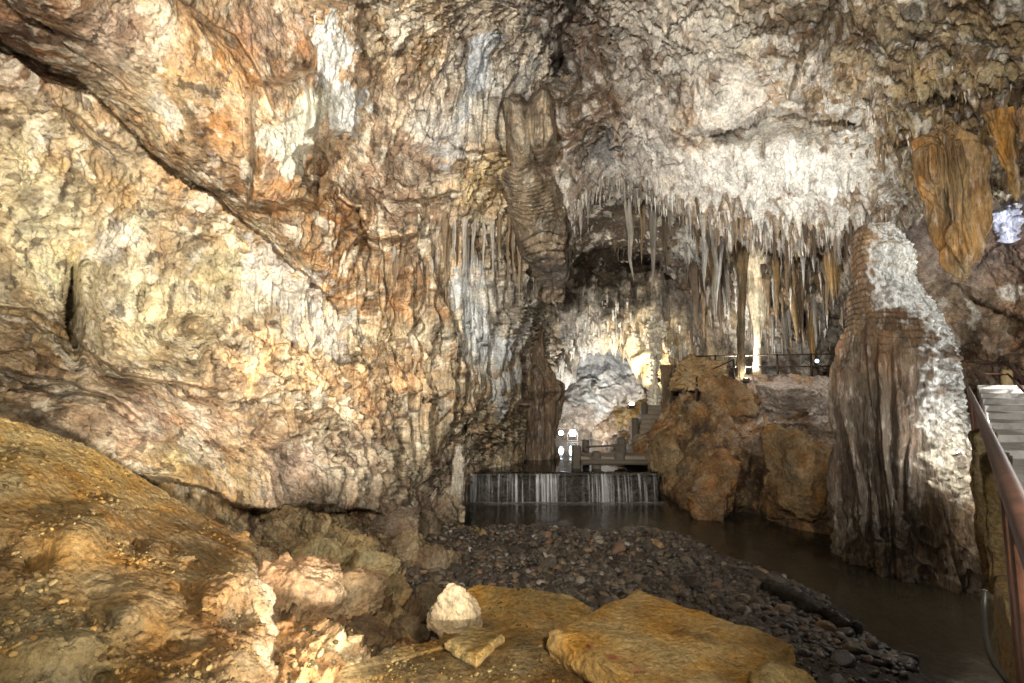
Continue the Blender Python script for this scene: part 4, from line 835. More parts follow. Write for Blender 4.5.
def st_crust(b):
    P = b['P']; f = b['fx'] + .10 * fbm(P, .4, 4, 73); py = b['py'] + 10 * fbm(P, .5, 3, 74)
    th = np.interp(py, [225, 240, 270, 300, 314, 322, 335, 350, 380, 430, 465, 490, 505], [.52, .47, .44, .42, .44, .78, .86, .82, .78, .75, .75, .88, 1.25])
    return sstep(-.11, .10, f - th + .2 * perlin(P, .16, 78) + .1 * perlin(P, .07, 79)) * sstep(-.9, -.1, b['front'] + .6)
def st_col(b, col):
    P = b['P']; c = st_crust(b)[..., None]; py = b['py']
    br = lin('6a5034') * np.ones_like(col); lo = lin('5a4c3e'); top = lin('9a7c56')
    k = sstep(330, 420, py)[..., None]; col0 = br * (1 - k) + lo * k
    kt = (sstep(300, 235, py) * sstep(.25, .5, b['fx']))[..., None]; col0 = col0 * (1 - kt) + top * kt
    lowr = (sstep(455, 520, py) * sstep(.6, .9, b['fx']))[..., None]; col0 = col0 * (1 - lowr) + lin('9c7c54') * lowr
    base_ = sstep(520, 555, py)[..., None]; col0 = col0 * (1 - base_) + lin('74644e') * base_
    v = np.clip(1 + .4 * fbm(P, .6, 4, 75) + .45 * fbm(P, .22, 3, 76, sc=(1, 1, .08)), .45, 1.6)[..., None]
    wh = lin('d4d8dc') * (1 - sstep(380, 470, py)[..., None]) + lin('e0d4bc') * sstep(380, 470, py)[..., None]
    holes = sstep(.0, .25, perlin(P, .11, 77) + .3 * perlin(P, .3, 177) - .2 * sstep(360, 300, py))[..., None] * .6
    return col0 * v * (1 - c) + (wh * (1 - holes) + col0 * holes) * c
ST = [(225,862,884,10.3),(227,852,896,10.3),(234,846,904,10.3),(252,843,914,10.3),(280,843,922,10.3),(300,840,934,10.3),(320,838,946,10.3),(345,836,956,10.3),(370,837,964,10.3),(400,838,967,10.3),(430,840,970,10.3),(460,843,975,10.2),(490,846,979,10.1),(520,850,984,10.),(560,858,990,9.9),(610,868,998,9.8)]
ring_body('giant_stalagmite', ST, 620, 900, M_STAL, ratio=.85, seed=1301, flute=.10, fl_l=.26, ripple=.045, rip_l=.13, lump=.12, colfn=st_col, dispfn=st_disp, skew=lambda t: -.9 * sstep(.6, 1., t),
          label='giant brown fluted stalagmite crusted white down its right side, standing at the stream edge', cat='stalagmite')
# beehive flowstone high in the middle of the wall


ring_body('drapery_column', [(325,508,536,19.4),(350,506,542,19.4),(366,505,552,19.4),(380,504,562,19.4),(391,504,569,19.3),(396,505,566,19.4),(404,505,562,19.5),(420,506,560,19.5),(445,507,557,19.5),(482,507,553,19.5)], 260, 420, M_STAL, seed=1431, flute=.42, fl_l=.5, lump=.16, hexc='5e4a34', label='dark brown fluted dripstone column with a domed shelf beside the far passage', cat='dripstone column')
# amber stalactites upper right
AMB = '8a6224'
ring_body('amber_stalactite', [(125,934,958,9.4),(140,924,968,9.1),(150,920,972,9),(162,920,974,9),(185,924,974,9),(205,930,976,9),(235,940,977,9),(262,950,977,9),(276,957,974,9),(281,962,970,9)], 240, 320, M_STAL, seed=1501, flute=.6, fl_l=.3, lump=.04, hexc='8e6c38', label='massive amber stalactite hanging above the giant stalagmite', cat='stalactite')
ring_body('amber_stalactite', [(150,918,926,9.2),(175,922,934,9.2),(210,931,943,9.2),(240,939,948,9.2),(262,944,949,9.2),(266,946,948,9.2)], 120, 120, M_STAL, seed=1502, flute=.06, fl_l=.12, lump=.03, hexc='80602a', label='narrow amber drapery clinging to the left flank of the massive stalactite', cat='stalactite')
ring_body('amber_stalactite', [(112,984,1012,8.2),(122,986,1014,8.2),(140,992,1017,8.2),(160,1000,1019,8.2),(185,1008,1021,8.2),(198,1014,1019,8.2),(201,1016,1018,8.2)], 160, 160, M_STAL, seed=1503, flute=.08, fl_l=.14, lump=.03, hexc='96702e', label='pointed amber stalactite near the right edge of the ceiling', cat='stalactite')
ring_body('amber_stalactite', [(110,1012,1040,7.8),(130,1016,1040,7.8),(150,1022,1038,7.8),(170,1028,1034,7.8)], 100, 100, M_STAL, seed=1504, flute=.08, fl_l=.14, lump=.03, hexc='8c5c22', label='amber stalactite cut off by the right edge of the photo', cat='stalactite')
ring_body('crystal_cluster', [(206,996,1022,13.4),(214,990,1026,13.2),(222,991,1025,13.2),(232,998,1021,13.2),(240,1003,1017,13.2),(243,1006,1014,13.2)], 90, 140, M_STAL, seed=1510, flute=.02, lump=.10, hexc='d0d4dc', dispfn=lambda b, Fm, rip, fl: .16 * np.clip(1 - 1.5 * worley(b['P'], .2, 9), 0, 1), label='pale crystal cluster lit blue on the wall at the right edge', cat='dripstone')
# columns
ring_body('slim_column', [(205,726,760,17.4),(240,733,750,17.4),(290,737,746,17.4),(330,737,745,17.4),(370,736,745,17.4),(402,735,747,17.4)], 160, 80, M_STAL, seed=1601, flute=.05, fl_l=.12, lump=.04, hexc='6c5838', label='slim dark column standing beside the brightly lit one on the bank', cat='column')
ring_body('lit_column', [(222,732,790,18.),(250,738,782,18.),(280,745,772,18),(310,750,766,17.9),(335,753,763,17.9),(355,753,761,17.9),(380,752,762,17.9)], 160, 100, M_STAL, seed=1602, flute=.08, fl_l=.14, lump=.08, hexc='d8c8a8', label='white knobbly column lit from below by a floodlight on the bank', cat='column')
ring_body('lit_column', [(322,644,668,23.4),(338,648,664,22.4),(360,649,660,21.6),(385,650,659,21.6),(410,648,661,21.6)], 160, 100, M_STAL, seed=1603, flute=.1, fl_l=.2, ripple=.1, rip_l=.25, lump=.08, hexc='d8cdb8', label='pale stacked column hanging down beside the stone steps in the passage', cat='column')
ring_body('slim_column', [(365,660,676,20.5),(390,662,672,20.5),(420,662,674,20.5),(440,660,678,20.5)], 100, 80, M_STAL, seed=1604, flute=.06, fl_l=.15, lump=.06, hexc='6c5838', label='dark column right behind the stone steps', cat='column')
ring_body('small_stalagmite', [(414,763,766,14.6),(425,763,768,14.6),(440,764,771,14.6),(456,763,775,14.6)], 80, 60, M_STAL, seed=1605, flute=.03, fl_l=.1, lump=.02, hexc='8c6434', label='thin stalagmite on the dark ledge of the bank below the railing', cat='stalagmite')
ring_body('small_stalagmite', [(442,378,384,11.4),(455,376,388,11.4),(480,374,391,11.4),(505,372,394,11.4)], 100, 90, M_STAL, seed=1606, flute=.04, fl_l=.1, ripple=.05, rip_l=.07, lump=.03, hexc='a89470', label='knobbly stalagmite against the foot of the left wall', cat='stalagmite')
ring_body('small_stalagmite', [(446,456,461,12.7),(460,453,464,12.7),(490,449,465,12.7),(519,452,460,12.7)], 100, 90, M_STAL, seed=1607, flute=.05, fl_l=.1, ripple=.04, rip_l=.07, lump=.04, hexc='b0a494', label='pale pillar at the nose of the left wall beside the pool', cat='column')
print('bodies', round(time.time() - T0, 1))

# ---- stalactites, one by one
def stal_mesh(seed, hexc, tip=.12):
    r_ = np.random.default_rng(seed); nr, ns = 26, 12
    t = np.linspace(0, 1, nr); r = (1 - t) ** r_.uniform(.7, 1.2) * (1 - tip) + tip * (1 - t ** 6)
    r = r * (1 + .25 * np.interp(t, np.linspace(0, 1, 8), r_.uniform(-.6, .6, 8)))
    th = np.linspace(0, 2 * math.pi, ns, endpoint=False)
    bx = np.interp(t, np.linspace(0, 1, 5), np.append(0, r_.uniform(-.25, .25, 4))); by = np.interp(t, np.linspace(0, 1, 5), np.append(0, r_.uniform(-.25, .25, 4)))
    fl = 1 + .22 * np.interp(np.arange(ns), np.arange(ns), r_.uniform(-1, 1, ns))[None] * (1 - t[:, None]) + .08 * r_.uniform(-1, 1, (nr, ns))
    r = r * np.interp(t, [0, .08, .2, .3, 1], [.15, .6, 1., 1., 1.]) * np.interp(t, [0, .35, 1], [1.25, 1, 1])
    V = np.stack([bx[:, None] + r[:, None] * fl * np.cos(th), by[:, None] + r[:, None] * fl * np.sin(th), np.repeat(.25 - 1.25 * t[:, None], ns, 1)], -1)
    V[-1] = V[-1].mean(0)
    col = lin(hexc)[None, None] * (1 + .35 * r_.uniform(-1, 1, (1, ns, 1)) + .15 * r_.uniform(-1, 1, (nr, 1, 1)))
    o = mesh_obj('stalactite', V.reshape(-1, 3), grid_faces(nr, ns, wrap=True), M_STAL, None, np.clip(col, .02, .8).reshape(-1, 3))
    me = o.data; bpy.data.objects.remove(o); return me
SM = {k: [stal_mesh(1000 * i + j, hx) for j in range(7)] for i, (k, hx) in enumerate({'pale': 'c4bab0', 'white': 'd8d4cc', 'tan': 'a08460', 'brown': '6c5844', 'ochre': 'a07c3c', 'grey': '8c847c'}.items())}
def hang(pt, L, r, kind, label, group, yaw=None):
    o = bpy.data.objects.new('stalactite', SM[kind][rng.integers(7)]); COL.objects.link(o)
    o.location = pt; o.scale = (r, r * rng.uniform(.8, 1.2), L); o.rotation_euler = (rng.uniform(-.03, .03), rng.uniform(-.03, .03), rng.uniform(0, 6.3))
    return tag(o, label, 'stalactite', group)
small_v, small_f, small_c = [], [], []
def fringe(pn, xs, yfn, n, Lr, wr_, kinds, label=None, group=None):
    x = np.linspace(xs[0], xs[1], n) + rng.uniform(-.6, .6, n) * (xs[1] - xs[0]) / n
    for a in x:
        b = yfn(a); p = on(pn, a, b); d = p[1]
        Lp = Lr[0] + (Lr[1] - Lr[0]) * rng.random() ** 1.8; wp = (wr_[0] + (wr_[1] - wr_[0]) * rng.random()) * (.55 + .45 * Lp / Lr[1])
        if label is None:
            me = SM[kinds[rng.integers(len(kinds))]][rng.integers(7)]; m = len(me.vertices); v = np.empty(m * 3, np.float32); me.vertices.foreach_get('co', v); v = v.reshape(-1, 3)
            c = np.empty(m * 4, np.float32); me.color_attributes['Col'].data.foreach_get('color', c)
            a2 = rng.uniform(0, 6.28); ca, sa = math.cos(a2), math.sin(a2); v = np.stack([v[:, 0] * ca - v[:, 1] * sa, v[:, 0] * sa + v[:, 1] * ca, v[:, 2]], -1) * [wp / 2 / F * d, wp / 2 / F * d, Lp / F * d] + p
            small_f.append(grid_faces(26, 12, wrap=True) + 26 * 12 * len(small_v)); small_v.append(v); small_c.append(c.reshape(-1, 4)[:, :3]); continue
        hang(p, Lp / F * d, wp / 2 / F * d, kinds[rng.integers(len(kinds))], label, group)
lipc = lambda a: np.interp(a, [540,560,600,640,690,740,800,850,900,950,1050], [252,235,200,196,216,238,244,240,222,205,195])
fringe('cave_ceiling', (545, 690), lambda a: lipc(a) - rng.uniform(0, 22), 42, (8, 34), (3.5, 8), ['pale', 'grey', 'pale', 'tan'], 'pale stalactite in the front fringe over the dark recess left of the white ceiling panel', 'front fringe stalactites over the recess')
fringe('cave_ceiling', (690, 880), lambda a: lipc(a) - rng.uniform(0, 24), 60, (8, 34), (4, 9), ['pale', 'tan', 'brown', 'grey'], 'stalactite along the lower edge of the white ceiling panel', 'stalactites under the white panel')
fringe('cave_ceiling', (858, 1010), lambda a: rng.uniform(105, 150) + (a > 960) * -10, 30, (8, 30), (4, 9), ['ochre', 'tan', 'tan'], 'ochre stalactite on the brown ceiling around the massive amber one', 'ochre ceiling stalactites')
fringe('inner_ceiling', (695, 860), lambda a: rng.uniform(212, 318), 78, (16, 66), (5, 14), ['tan', 'brown', 'tan', 'ochre', 'grey'], 'brown stalactite in the dense cluster above the slim columns', 'dense brown stalactites')
fringe('inner_ceiling', (690, 850), lambda a: rng.uniform(240, 345), 26, (12, 40), (3, 7), ['white', 'pale'], 'white stalactite scattered through the dense brown cluster', 'white stalactites among the brown')
fringe('dripstone_curtain', (530, 700), lambda a: np.interp(a, [530,545,562,572,600,640,655,690,705], [402,378,370,346,334,345,358,365,378]) - rng.uniform(0, 14), 40, (7, 24), (3, 6.5), ['pale', 'white', 'pale', 'tan'], 'pale stalactite on the lower edge of the far dripstone curtain', 'stalactites of the far curtain')
fringe('inner_ceiling', (555, 640), lambda a: rng.uniform(225, 250), 14, (8, 20), (3, 6), ['brown', 'grey'], 'dark stalactite inside the shadowed recess above the far curtain', 'dark recess stalactites')
fringe('cave_ceiling', (545, 890), lambda a: lipc(a) - rng.uniform(-2, 30), 240, (4, 17), (2, 4.5), ['white', 'pale', 'pale', 'tan', 'grey'])
fringe('inner_ceiling', (690, 860), lambda a: rng.uniform(205, 345), 240, (6, 24), (2, 5), ['white', 'pale', 'tan', 'brown', 'grey', 'pale'])
fringe('dripstone_curtain', (526, 705), lambda a: np.interp(a, [530,545,562,572,600,640,655,690,705], [402,378,370,346,334,345,358,365,378]) - rng.uniform(-2, 34), 190, (5, 16), (2, 4.5), ['white', 'pale', 'white', 'tan'])
fringe('cave_ceiling', (800, 1020), lambda a: rng.uniform(60, 150), 110, (4, 15), (2, 5), ['ochre', 'tan', 'tan', 'pale'])
o = mesh_obj('small_stalactites', np.concatenate(small_v), np.concatenate(small_f), M_STAL, None, np.concatenate(small_c)); tag(o, 'fine small stalactites bristling among the larger ones on every fringe', 'stalactites', kind='stuff')
for (px, py, L, w, k, lb) in [(628,206,80,11,'pale','long double pointed stalactite hanging alone in the dark recess'),(652,204,98,12,'grey','longest grey stalactite hanging at the middle of the dark recess'),(642,206,62,9,'tan','short tan stalactite between the two long ones in the recess'),(716,238,82,14,'white','bright white tapering stalactite at the right end of the recess'),(704,232,58,11,'white','white stubby stalactite beside the bright tapering one'),(664,212,66,8,'brown','thin brown stalactite right of the longest grey one')]:
    p = W(px, py, 17.3); hang(p, L / F * p[1], w / 2 / F * p[1], k, lb, None)
for (x0, x1, y0, n, L, lb, gp) in [(440, 470, 232, 9, (40, 80), 'long straw stalactite in the drapery on the left of the grey streak', 'drapery straws left of the grey streak'), (480, 525, 225, 11, (40, 85), 'long straw stalactite in the drapery below the folded shoulder', 'drapery straws below the shoulder'), (385, 430, 265, 12, (30, 70), 'brown straw stalactite in the hollow of the middle left wall', 'straws in the wall hollow')]:
    fringe('left_wall', (x0, x1), lambda a: y0 + rng.uniform(-12, 12), n, L, (5, 9), ['tan', 'pale', 'tan'], lb, gp)
print('stalactites', round(time.time() - T0, 1))
# ---- built things
M_WOOD = plain_mat('worn_concrete', (.09, .075, .055), .8, bump=.4)
M_CONC = plain_mat('pale_concrete', (.46, .45, .43), .75, bump=.4, scale=6, var=.3)
M_RUST = plain_mat('brown_painted_steel', (.09, .04, .028), .55, .15, bump=.12, scale=14, var=.55)
M_MOSS = rock_mat('mossy_plaster', base=(.22, .15, .05), contrast=.9, dark=.5, pale=.25, palec=(.4, .3, .12), bump=.8, scale=3.)
M_IRON = plain_mat('dark_iron', (.05, .035, .025), .5, .5)
M_BLACK = plain_mat('black_rubber', (.02, .02, .02), .5)
M_STEP = plain_mat('worn_step', (.2, .165, .12), .8, bump=.5)
def tube(name, pts, r, mat, parent=None, seg=12, cap=True):
    pts = np.array(pts, float); n = len(pts); V = []
    for i in range(n):
        t = pts[min(i + 1, n - 1)] - pts[max(i - 1, 0)]; t /= np.linalg.norm(t)
        a = np.cross(t, [0, 0, 1.]) if abs(t[2]) < .95 else np.cross(t, [1., 0, 0]); a /= np.linalg.norm(a); b = np.cross(a, t)
        for k in range(seg):
            th = 2 * math.pi * k / seg; V.append(pts[i] + r * (math.cos(th) * a + math.sin(th) * b))
    fs = [tuple(q) for q in grid_faces(n, seg, wrap=True)] + [tuple(range(seg))[::-1], tuple((n - 1) * seg + k for k in range(seg))]
    o = mesh_obj(name, V, fs, mat)
    if parent: put(o, parent)
    return o
# footbridge over the weir pond
fb = empty('footbridge', (3.5, 17.3, .8), 'low footbridge with square posts crossing above the cascade to the stone steps', 'footbridge')
put(rough_box('deck', (2.25, 5.1, 16.95, 18.0, 1.06, 1.18), M_STEP, amp=.012, res=.08), fb)
put(rough_box('beam', (2.25, 5.0, 16.85, 16.99, .93, 1.08), M_WOOD, amp=.012, res=.08), fb)
for px, py0, py1, w, d in [(577, 446, 474, 9, 17.0), (586, 440, 458, 6, 18.6), (597, 452, 474, 8, 16.9), (620, 452, 466, 10, 16.9), (655, 455, 480, 11, 16.8), (622, 438, 456, 8, 18.2)]:
    a, b = W(px - w / 2, py1, d), W(px + w / 2, py0, d)
    put(rough_box('post', (a[0], b[0], d, d + (b[0] - a[0]), a[2], b[2]), M_WOOD, amp=.012, res=.06, seed=px), fb)
put(tube('rail', [W(577, 455, 17.1), W(600, 460, 16.9), W(655, 463, 16.9)], .04, M_WOOD), fb)
put(tube('rail', [W(586, 447, 18.6), W(622, 445, 18.2)], .035, M_WOOD), fb)
# stone steps
ss = empty('stone_steps', (4.9, 18.5, 1.1), 'worn stone steps climbing from the footbridge towards the lit passage', 'steps')
for k in range(10):
    d = 18.0 + .34 * k; z = 1.2 + .165 * k; px = 642 + 1.7 * min(k, 4) + 1.2 * max(0, k - 4); w = 30 - 1.2 * k
    a = W(px - w / 2, 400, d)[0]; b = W(px + w / 2, 400, d)[0]
    put(rough_box('step', (a, b, d, d + .6, z - .3, z), M_STEP, amp=.012, res=.1, seed=k), ss)
for px, y0, y1, d, w in [(636, 418, 440, 19.2, 6), (645, 404, 428, 20.6, 5)]:
    a, b = W(px - w / 2, y1, d), W(px + w / 2, y0, d); put(rough_box('newel_post', (a[0], b[0], d, d + (b[0] - a[0]), a[2], b[2]), M_WOOD, amp=.01, res=.06), ss)
# path railing
pr_ = empty('path_railing', (8, 17, 3.7), 'dark iron railing along the path above the pale rock slabs', 'railing')
base = [W(p, 377, d) for p, d in ((692, 18.3), (716, 18.), (745, 17.7), (778, 17.2), (812, 16.8), (842, 16.4))]
for b in base: put(tube('post', [b - [0, 0, .2], b + [0, 0, .78]], .035, M_IRON), pr_)
for h in (.35, .74): put(tube('rail', [b + [0, 0, h] for b in base], .022, M_IRON), pr_)
lr = empty('path_railing', W(700, 388, 17.6), 'short sloping railing on the ochre hump left of the slim columns', 'railing')
b2 = [W(697, 392, 17.2), W(712, 384, 17.2), W(734, 374, 17.2)]
for b in b2: put(tube('post', [b - [0, 0, .3], b + [0, 0, .5]], .035, M_IRON), lr)
put(tube('rail', [b + [0, 0, .48] for b in b2], .022, M_IRON), lr)
# right hand staircase and hand rail
def rail_xy(y): return 1.18 + (y - 1.2) * .875
st = empty('concrete_staircase', (8, 9, 2.7), 'broad pale concrete staircase rising away behind the brown hand rail', 'staircase')
for k in range(9):
    y0 = 5.6 + .82 * k; z = 2.80 + .088 * k
    lv = [(rail_xy(y) + .25, y, zz) for zz in (z - .3, z) for y in (y0, y0 + .815)]; xr = rail_xy(y0) + 6
    lv = [lv[0], (xr, y0, z - .3), (xr, y0 + .815, z - .3), lv[1], lv[2], (xr, y0, z), (xr, y0 + .815, z), lv[3]]
    put(mesh_obj('step', lv, boxes([(0, 1, 0, 1, 0, 1)])[1], M_CONC, smooth=False), st)
lv = [(rail_xy(y) + .25, y, z) for z in (2.3, 2.715) for y in (1.2, 5.595)]
lv = [lv[0], (10, 1.2, 2.3), (10, 5.595, 2.3), lv[1], lv[2], (10, 1.2, 2.715), (10, 5.595, 2.715), lv[3]]
put(mesh_obj('landing', lv, boxes([(0, 1, 0, 1, 0, 1)])[1], M_CONC, smooth=False), st)
hr = empty('hand_rail', (2, 2, 2.7), 'thick brown painted steel hand rail coming down beside the staircase', 'hand rail')
put(tube('top_rail', [(rail_xy(y), y, 3.165 + .031 * (y - 1.2)) for y in np.linspace(.55, 10.6, 40)], .03, M_RUST, seg=24), hr)
for y in (1.35, 1.62, 5.2, 8.0, 10.4):
    z = 3.165 + .031 * (y - 1.2); put(tube('post', [(rail_xy(y), y, z), (rail_xy(y) + .01, y, z - .9)], .028 if y < 3 else .03, M_RUST, seg=16), hr)
sr = empty('stair_railing', (rail_xy(8) + 2.3, 8, 3), 'brown railing on the far side of the staircase, casting its shadow across the treads', 'railing')
for y in np.arange(5.2, 13, .8):
    z = 2.8 + .107 * (y - 5.6); put(tube('post', [(rail_xy(y) + 2.3, y, z - .1), (rail_xy(y) + 2.3, y, z + .95)], .05, M_RUST), sr)
for h in (.5, .95): put(tube('rail', [(rail_xy(y) + 2.3, y, 2.8 + .107 * (y - 5.6) + h) for y in (5.2, 13)], .045, M_RUST), sr)
fr = empty('far_railing', W(990, 380, 13), 'thin reddish railing crossing behind the top of the staircase', 'railing')
for py in (363, 374): put(tube('rail', [W(966, py - 1, 13.6), W(1008, py, 13.2)], .022, M_RUST), fr)
put(tube('rail', [W(1006, 362, 13.2), W(1030, 388, 9.5)], .03, M_RUST), fr)
put(tube('rail', [W(1008, 374, 13.2), W(1034, 402, 9.5)], .025, M_RUST), fr)
put(rough_box('post', (*[W(p, 380, 13.2)[0] for p in (1005, 1014)], 13.2, 13.4, 3.3, 3.9), M_MOSS, amp=.01, res=.05), fr)
# rough plastered parapet under the rail
pp = empty('plastered_parapet', (1.9, 1.9, 2), 'rough yellow brown plastered parapet with a post under the hand rail', 'parapet')
from mathutils import Matrix as _M
def along(o, x, y):
    o.data.transform(_M.Translation((x, y, 0)) @ _M.Rotation(math.atan2(1, .875), 4, 'Z')); return put(o, pp)
xx = lambda p, d: (p - 512) / F * d
along(rough_box('parapet_base', (0, 1.3, -.9, 0, .2, 2.80), M_MOSS, amp=.03, res=.025, lam=.2, seed=8), xx(988, 1.9), 1.9)
along(rough_box('parapet_post', (0, .08, -.05, .05, 2.6, 3.2), M_MOSS, amp=.012, res=.015, lam=.12, seed=9), xx(989, 2.25), 2.25)
along(rough_box('parapet_post', (0, .12, -.04, .1, 2.2, 3.2), M_MOSS, amp=.02, res=.025, lam=.15, seed=10), xx(984, 3.5), 3.5)
along(rough_box('parapet_wall', (0, 5., -.2, 0, 2.0, 2.55), M_MOSS, amp=.03, res=.05, lam=.25, seed=11), xx(985, 2.9), 2.9)
cb_ = tube('cable', [W(a, b, 1.9) for a, b in ((985, 590), (984, 610), (985, 630), (988, 650), (994, 664), (1003, 676), (1014, 690))], .009, M_BLACK); tag(cb_, 'black cable looping down the rough parapet at the right edge', 'cable')
# drift log in the stream
lg = [W(a, b, d) for a, b, d in ((766, 574, 8.7), (790, 584, 8.2), (815, 594, 7.8), (840, 605, 7.4), (856, 612, 7.2))]
lgP = []
for i in np.linspace(0, 4, 40): lgP.append([np.interp(i, range(5), [q[k] for q in lg]) for k in range(3)])
lgP = np.array(lgP); lgP[:, 2] = .2 + .05 * np.sin(np.linspace(0, 3, 40))
lo = tube('drift_log', lgP, .13, rock_mat('wet_wood', base=(.03, .024, .018), rough=(.2, .45), dark=.4, pale=.1), seg=16)
v = np.array([q.co[:] for q in lo.data.vertices]); nz = .05 * fbm(v, .3, 4, 8)
lo.data.vertices.foreach_set('co', (v + np.stack([nz, nz, nz], -1)).astype(np.float32).ravel()); tag(lo, 'dark wet log lying between the gravel bar and the stream', 'log')
lo.data.update()

# ---- lamps: a fitting and its light
M_LENS = {}
def lens_mat(c, s):
    k = (c, s)
    if k not in M_LENS: M_LENS[k] = plain_mat('lamp_lens', (.8, .8, .8), .3, emit=c, es=s, var=0)
    return M_LENS[k]
from mathutils import Vector
def light(name, loc, target, power, color, size=.15, spot=None, blend=.6, parent=None):
    L = bpy.data.lights.new(name, 'SPOT' if spot else 'POINT'); L.energy = power; L.color = color; L.shadow_soft_size = size
    if spot: L.spot_size = R(spot); L.spot_blend = blend
    o = bpy.data.objects.new(name, L); COL.objects.link(o); o.location = loc
    if spot: o.rotation_euler = (Vector(target) - Vector(loc)).to_track_quat('-Z', 'Y').to_euler()
    return o
def floodlight(px, py, d, face, size, c, s, label, tilt=0):
    p = W(px, py, d); t = empty('floodlight', p, label, 'lamp')
    f = Vector(face).normalized(); q = f.to_track_quat('-Y', 'Z').to_matrix()
    def tr(v): return [tuple(q @ Vector(a) + Vector(p)) for a in v]
    v, fc = boxes([(-size * .72, size * .72, 0, size * .8, -size * .72, size * .72)]); put(mesh_obj('housing', tr(v), fc, M_IRON, smooth=False), t)
    n = 24; ring = [(0, -.012, 0)] + [(size * .7 * math.cos(2 * math.pi * k / n), -.006, size * .7 * math.sin(2 * math.pi * k / n)) for k in range(n)]
    put(mesh_obj('lens', tr(ring), [(0, 1 + k, 1 + (k + 1) % n) for k in range(n)], lens_mat(c, s), smooth=False), t)
    v, fc = boxes([(-size * 1.15, -size * 1.02, size * .3, size * .5, -size * 1.6, size * .1), (size * 1.02, size * 1.15, size * .3, size * .5, -size * 1.6, size * .1), (-size * 1.15, size * 1.15, size * .3, size * .5, -size * 1.7, -size * 1.6)]); put(mesh_obj('bracket', tr(v), fc, M_IRON, smooth=False), t)
    return p
CW, NW, WW, YW = (.82, .9, 1.), (1., .95, .87), (1., .84, .62), (1., .74, .38)
toc = lambda p: tuple(CAM - p)
p = floodlight(561, 433, 25, toc(W(561, 433, 25)), .15, (.75, .87, 1.), 60, 'left one of the two dazzling white lamps low over the far pond')
p2 = floodlight(572.5, 433, 25, toc(W(572.5, 433, 25)), .22, (.75, .87, 1.), 90, 'right and larger one of the two dazzling white lamps over the far pond')
p3 = floodlight(632, 404, 22.5, (-.2, -.5, 1.), .16, YW, 40, 'yellow lamp on the mound at the left of the stone steps')
p4 = floodlight(746, 379, 17.1, (.1, .3, 1.), .14, (1., .95, .8), 60, 'white lamp at the foot of the lit column on the bank')
p5 = floodlight(959, 452, 8.45, (-.3, .5, 1.), .06, (1., .97, .9), 60, 'lamp shining up the white crust of the giant stalagmite')
p6 = floodlight(817, 361, 16.75, (-.7, -.7, -.2), .09, (.4, .62, 1.), 2.5, 'small bluish lamp clamped on the path railing')
p7 = floodlight(545, 394, 19.2, (.3, -1, 0), .03, (.1, 1., .5), 3, 'tiny green lamp under the dome of the dark dripstone column')
# ---- light sources
KW = (1., .905, .76)
light('lamp_or_fill', tuple(p2 + np.array([0, -.4, 0])), (0, 0, 3), 220, CW, .1)
light('lamp_or_fill', tuple(W(600, 420, 27)), tuple(W(600, 365, 34)), 2900, (1., .96, .9), .2, 120)
light('lamp_or_fill', tuple(p3 + np.array([0, -.5, .5])), tuple(W(650, 335, 23)), 600, (1., .86, .62), .1, 125, .8)
light('lamp_or_fill', tuple(W(588, 446, 20.5)), tuple(W(572, 345, 23.5)), 1000, (1., .96, .9), .1, 95, .8)  # unseen, added to brighten the lower left fringe of the curtain
light('lamp_or_fill', tuple(p4 + np.array([.1, .5, .25])), tuple(W(760, 250, 19)), 700, NW, .1, 130)
light('lamp_or_fill', tuple(p5 + np.array([0, -.1, .12])), tuple(W(935, 330, 10)), 75, NW, .05)
light('lamp_or_fill', (8.7, 8.0, 2.9), tuple(W(915, 290, 10)), 380, CW, .1, 50)
light('lamp_or_fill', (6.8, 6.6, 3.4), tuple(W(948, 215, 9)), 170, (1., .88, .62), .08, 40)  # unseen, added so the massive amber stalactite stands out
# flood for the white ceiling panel, unseen, without a fitting low over the gravel
light('lamp_or_fill', (4.2, 9.5, .6), tuple(W(775, 155, 13.5)), 3000, NW, .15, 45, .9)
light('lamp_or_fill', tuple(W(800, 250, 14.6)), tuple(W(792, 405, 16)), 330, NW, .1, 50, .8)  # no lamp hangs here, added to brighten the pale slabs below
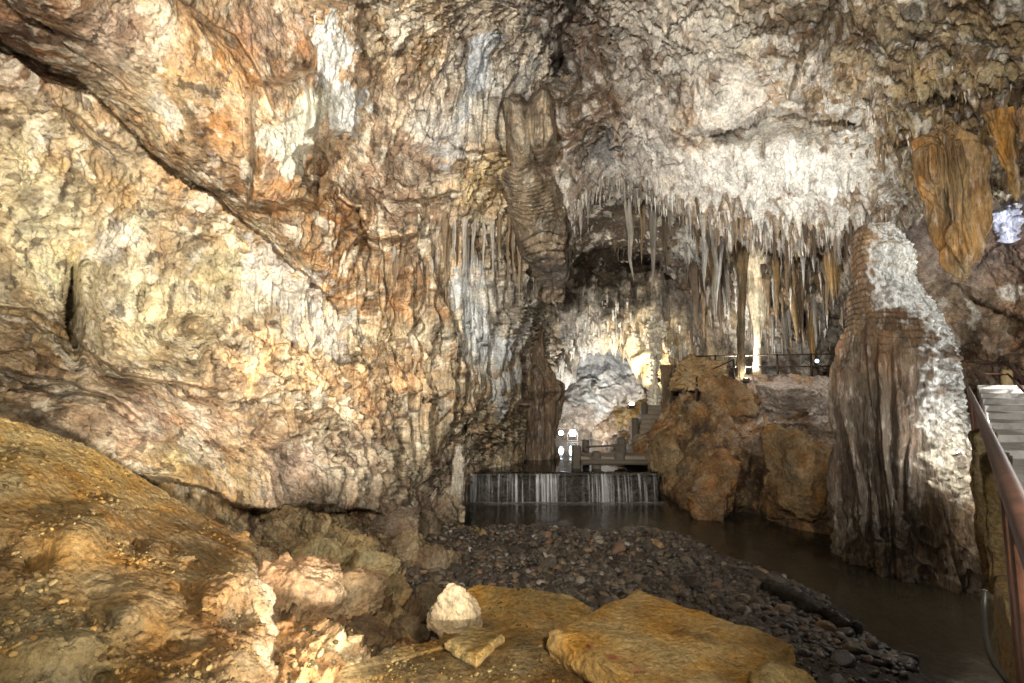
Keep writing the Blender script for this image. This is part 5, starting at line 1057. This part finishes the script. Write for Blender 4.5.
# foreground lamp in the hollow
light('lamp_or_fill', tuple(W(335, 652, 3.75)), tuple(W(290, 610, 4.4)), 14, (1., .9, .74), .06)
# unseen key flood on the left wall, then fills added around the viewpoint
light('lamp_or_fill', (1.3, 1.5, 1.7), (-5., 8.5, 6.8), 4000, KW, .12, 82, 1.)
light('lamp_or_fill', (-1.2, -2., 5.6), (-5.5, 8, 4.6), 950, KW, .2, 80, 1.)
light('lamp_or_fill', (-2.6, -2., 6.), (1.0, 16, 9.6), 7500, (1., .93, .82), .3, 88, 1.)
light('lamp_or_fill', (2.5, -1.5, 5.2), (8, 10, 9.5), 1500, (1., .93, .82), .25, 110, .8)
light('lamp_or_fill', (1.0, -1.2, 5.), (-1.2, 4., .8), 1350, (1., .88, .66), .2, 80, 1.)
light('lamp_or_fill', (11.5, 8.0, 3.6), tuple(W(985, 290, 15)), 1100, NW, .15, 90)  # unseen fill added to brighten the right wall
light('lamp_or_fill', (13.5, 9.5, 5.6), (9.0, 9.0, 2.9), 700, NW, .05, 110)
light('lamp_or_fill', tuple(W(1040, 250, 11)), tuple(W(1005, 225, 13)), 160, (.35, .45, 1.), .05, 60)

w = bpy.data.worlds.new('World'); scene.world = w; w.use_nodes = True; nt = w.node_tree
bg = nt.nodes['Background']; sky = nt.nodes.new('ShaderNodeTexSky'); sky.sky_type = 'NISHITA'; sky.sun_disc = False
sky.sun_elevation = R(35); sky.sun_rotation = R(200)
nt.links.new(sky.outputs[0], bg.inputs[0]); bg.inputs[1].default_value = .008
cam = bpy.data.cameras.new('Camera'); co = bpy.data.objects.new('Camera', cam); COL.objects.link(co)
cam.sensor_width = 36; cam.lens = 18; cam.clip_end = 300; cam.clip_start = .05
co.location = CAM; co.rotation_euler = (R(90) + PITCH, 0, 0); scene.camera = co
v = scene.view_settings; v.view_transform = 'Standard'; v.look = 'None'; v.exposure = .62; v.gamma = 1
scene.cycles.max_bounces = 6; scene.cycles.diffuse_bounces = 4; scene.cycles.transparent_max_bounces = 8
scene.cycles.use_denoising = True
scene.cycles.sample_clamp_indirect = 6
print('script done', round(time.time() - T0, 1))
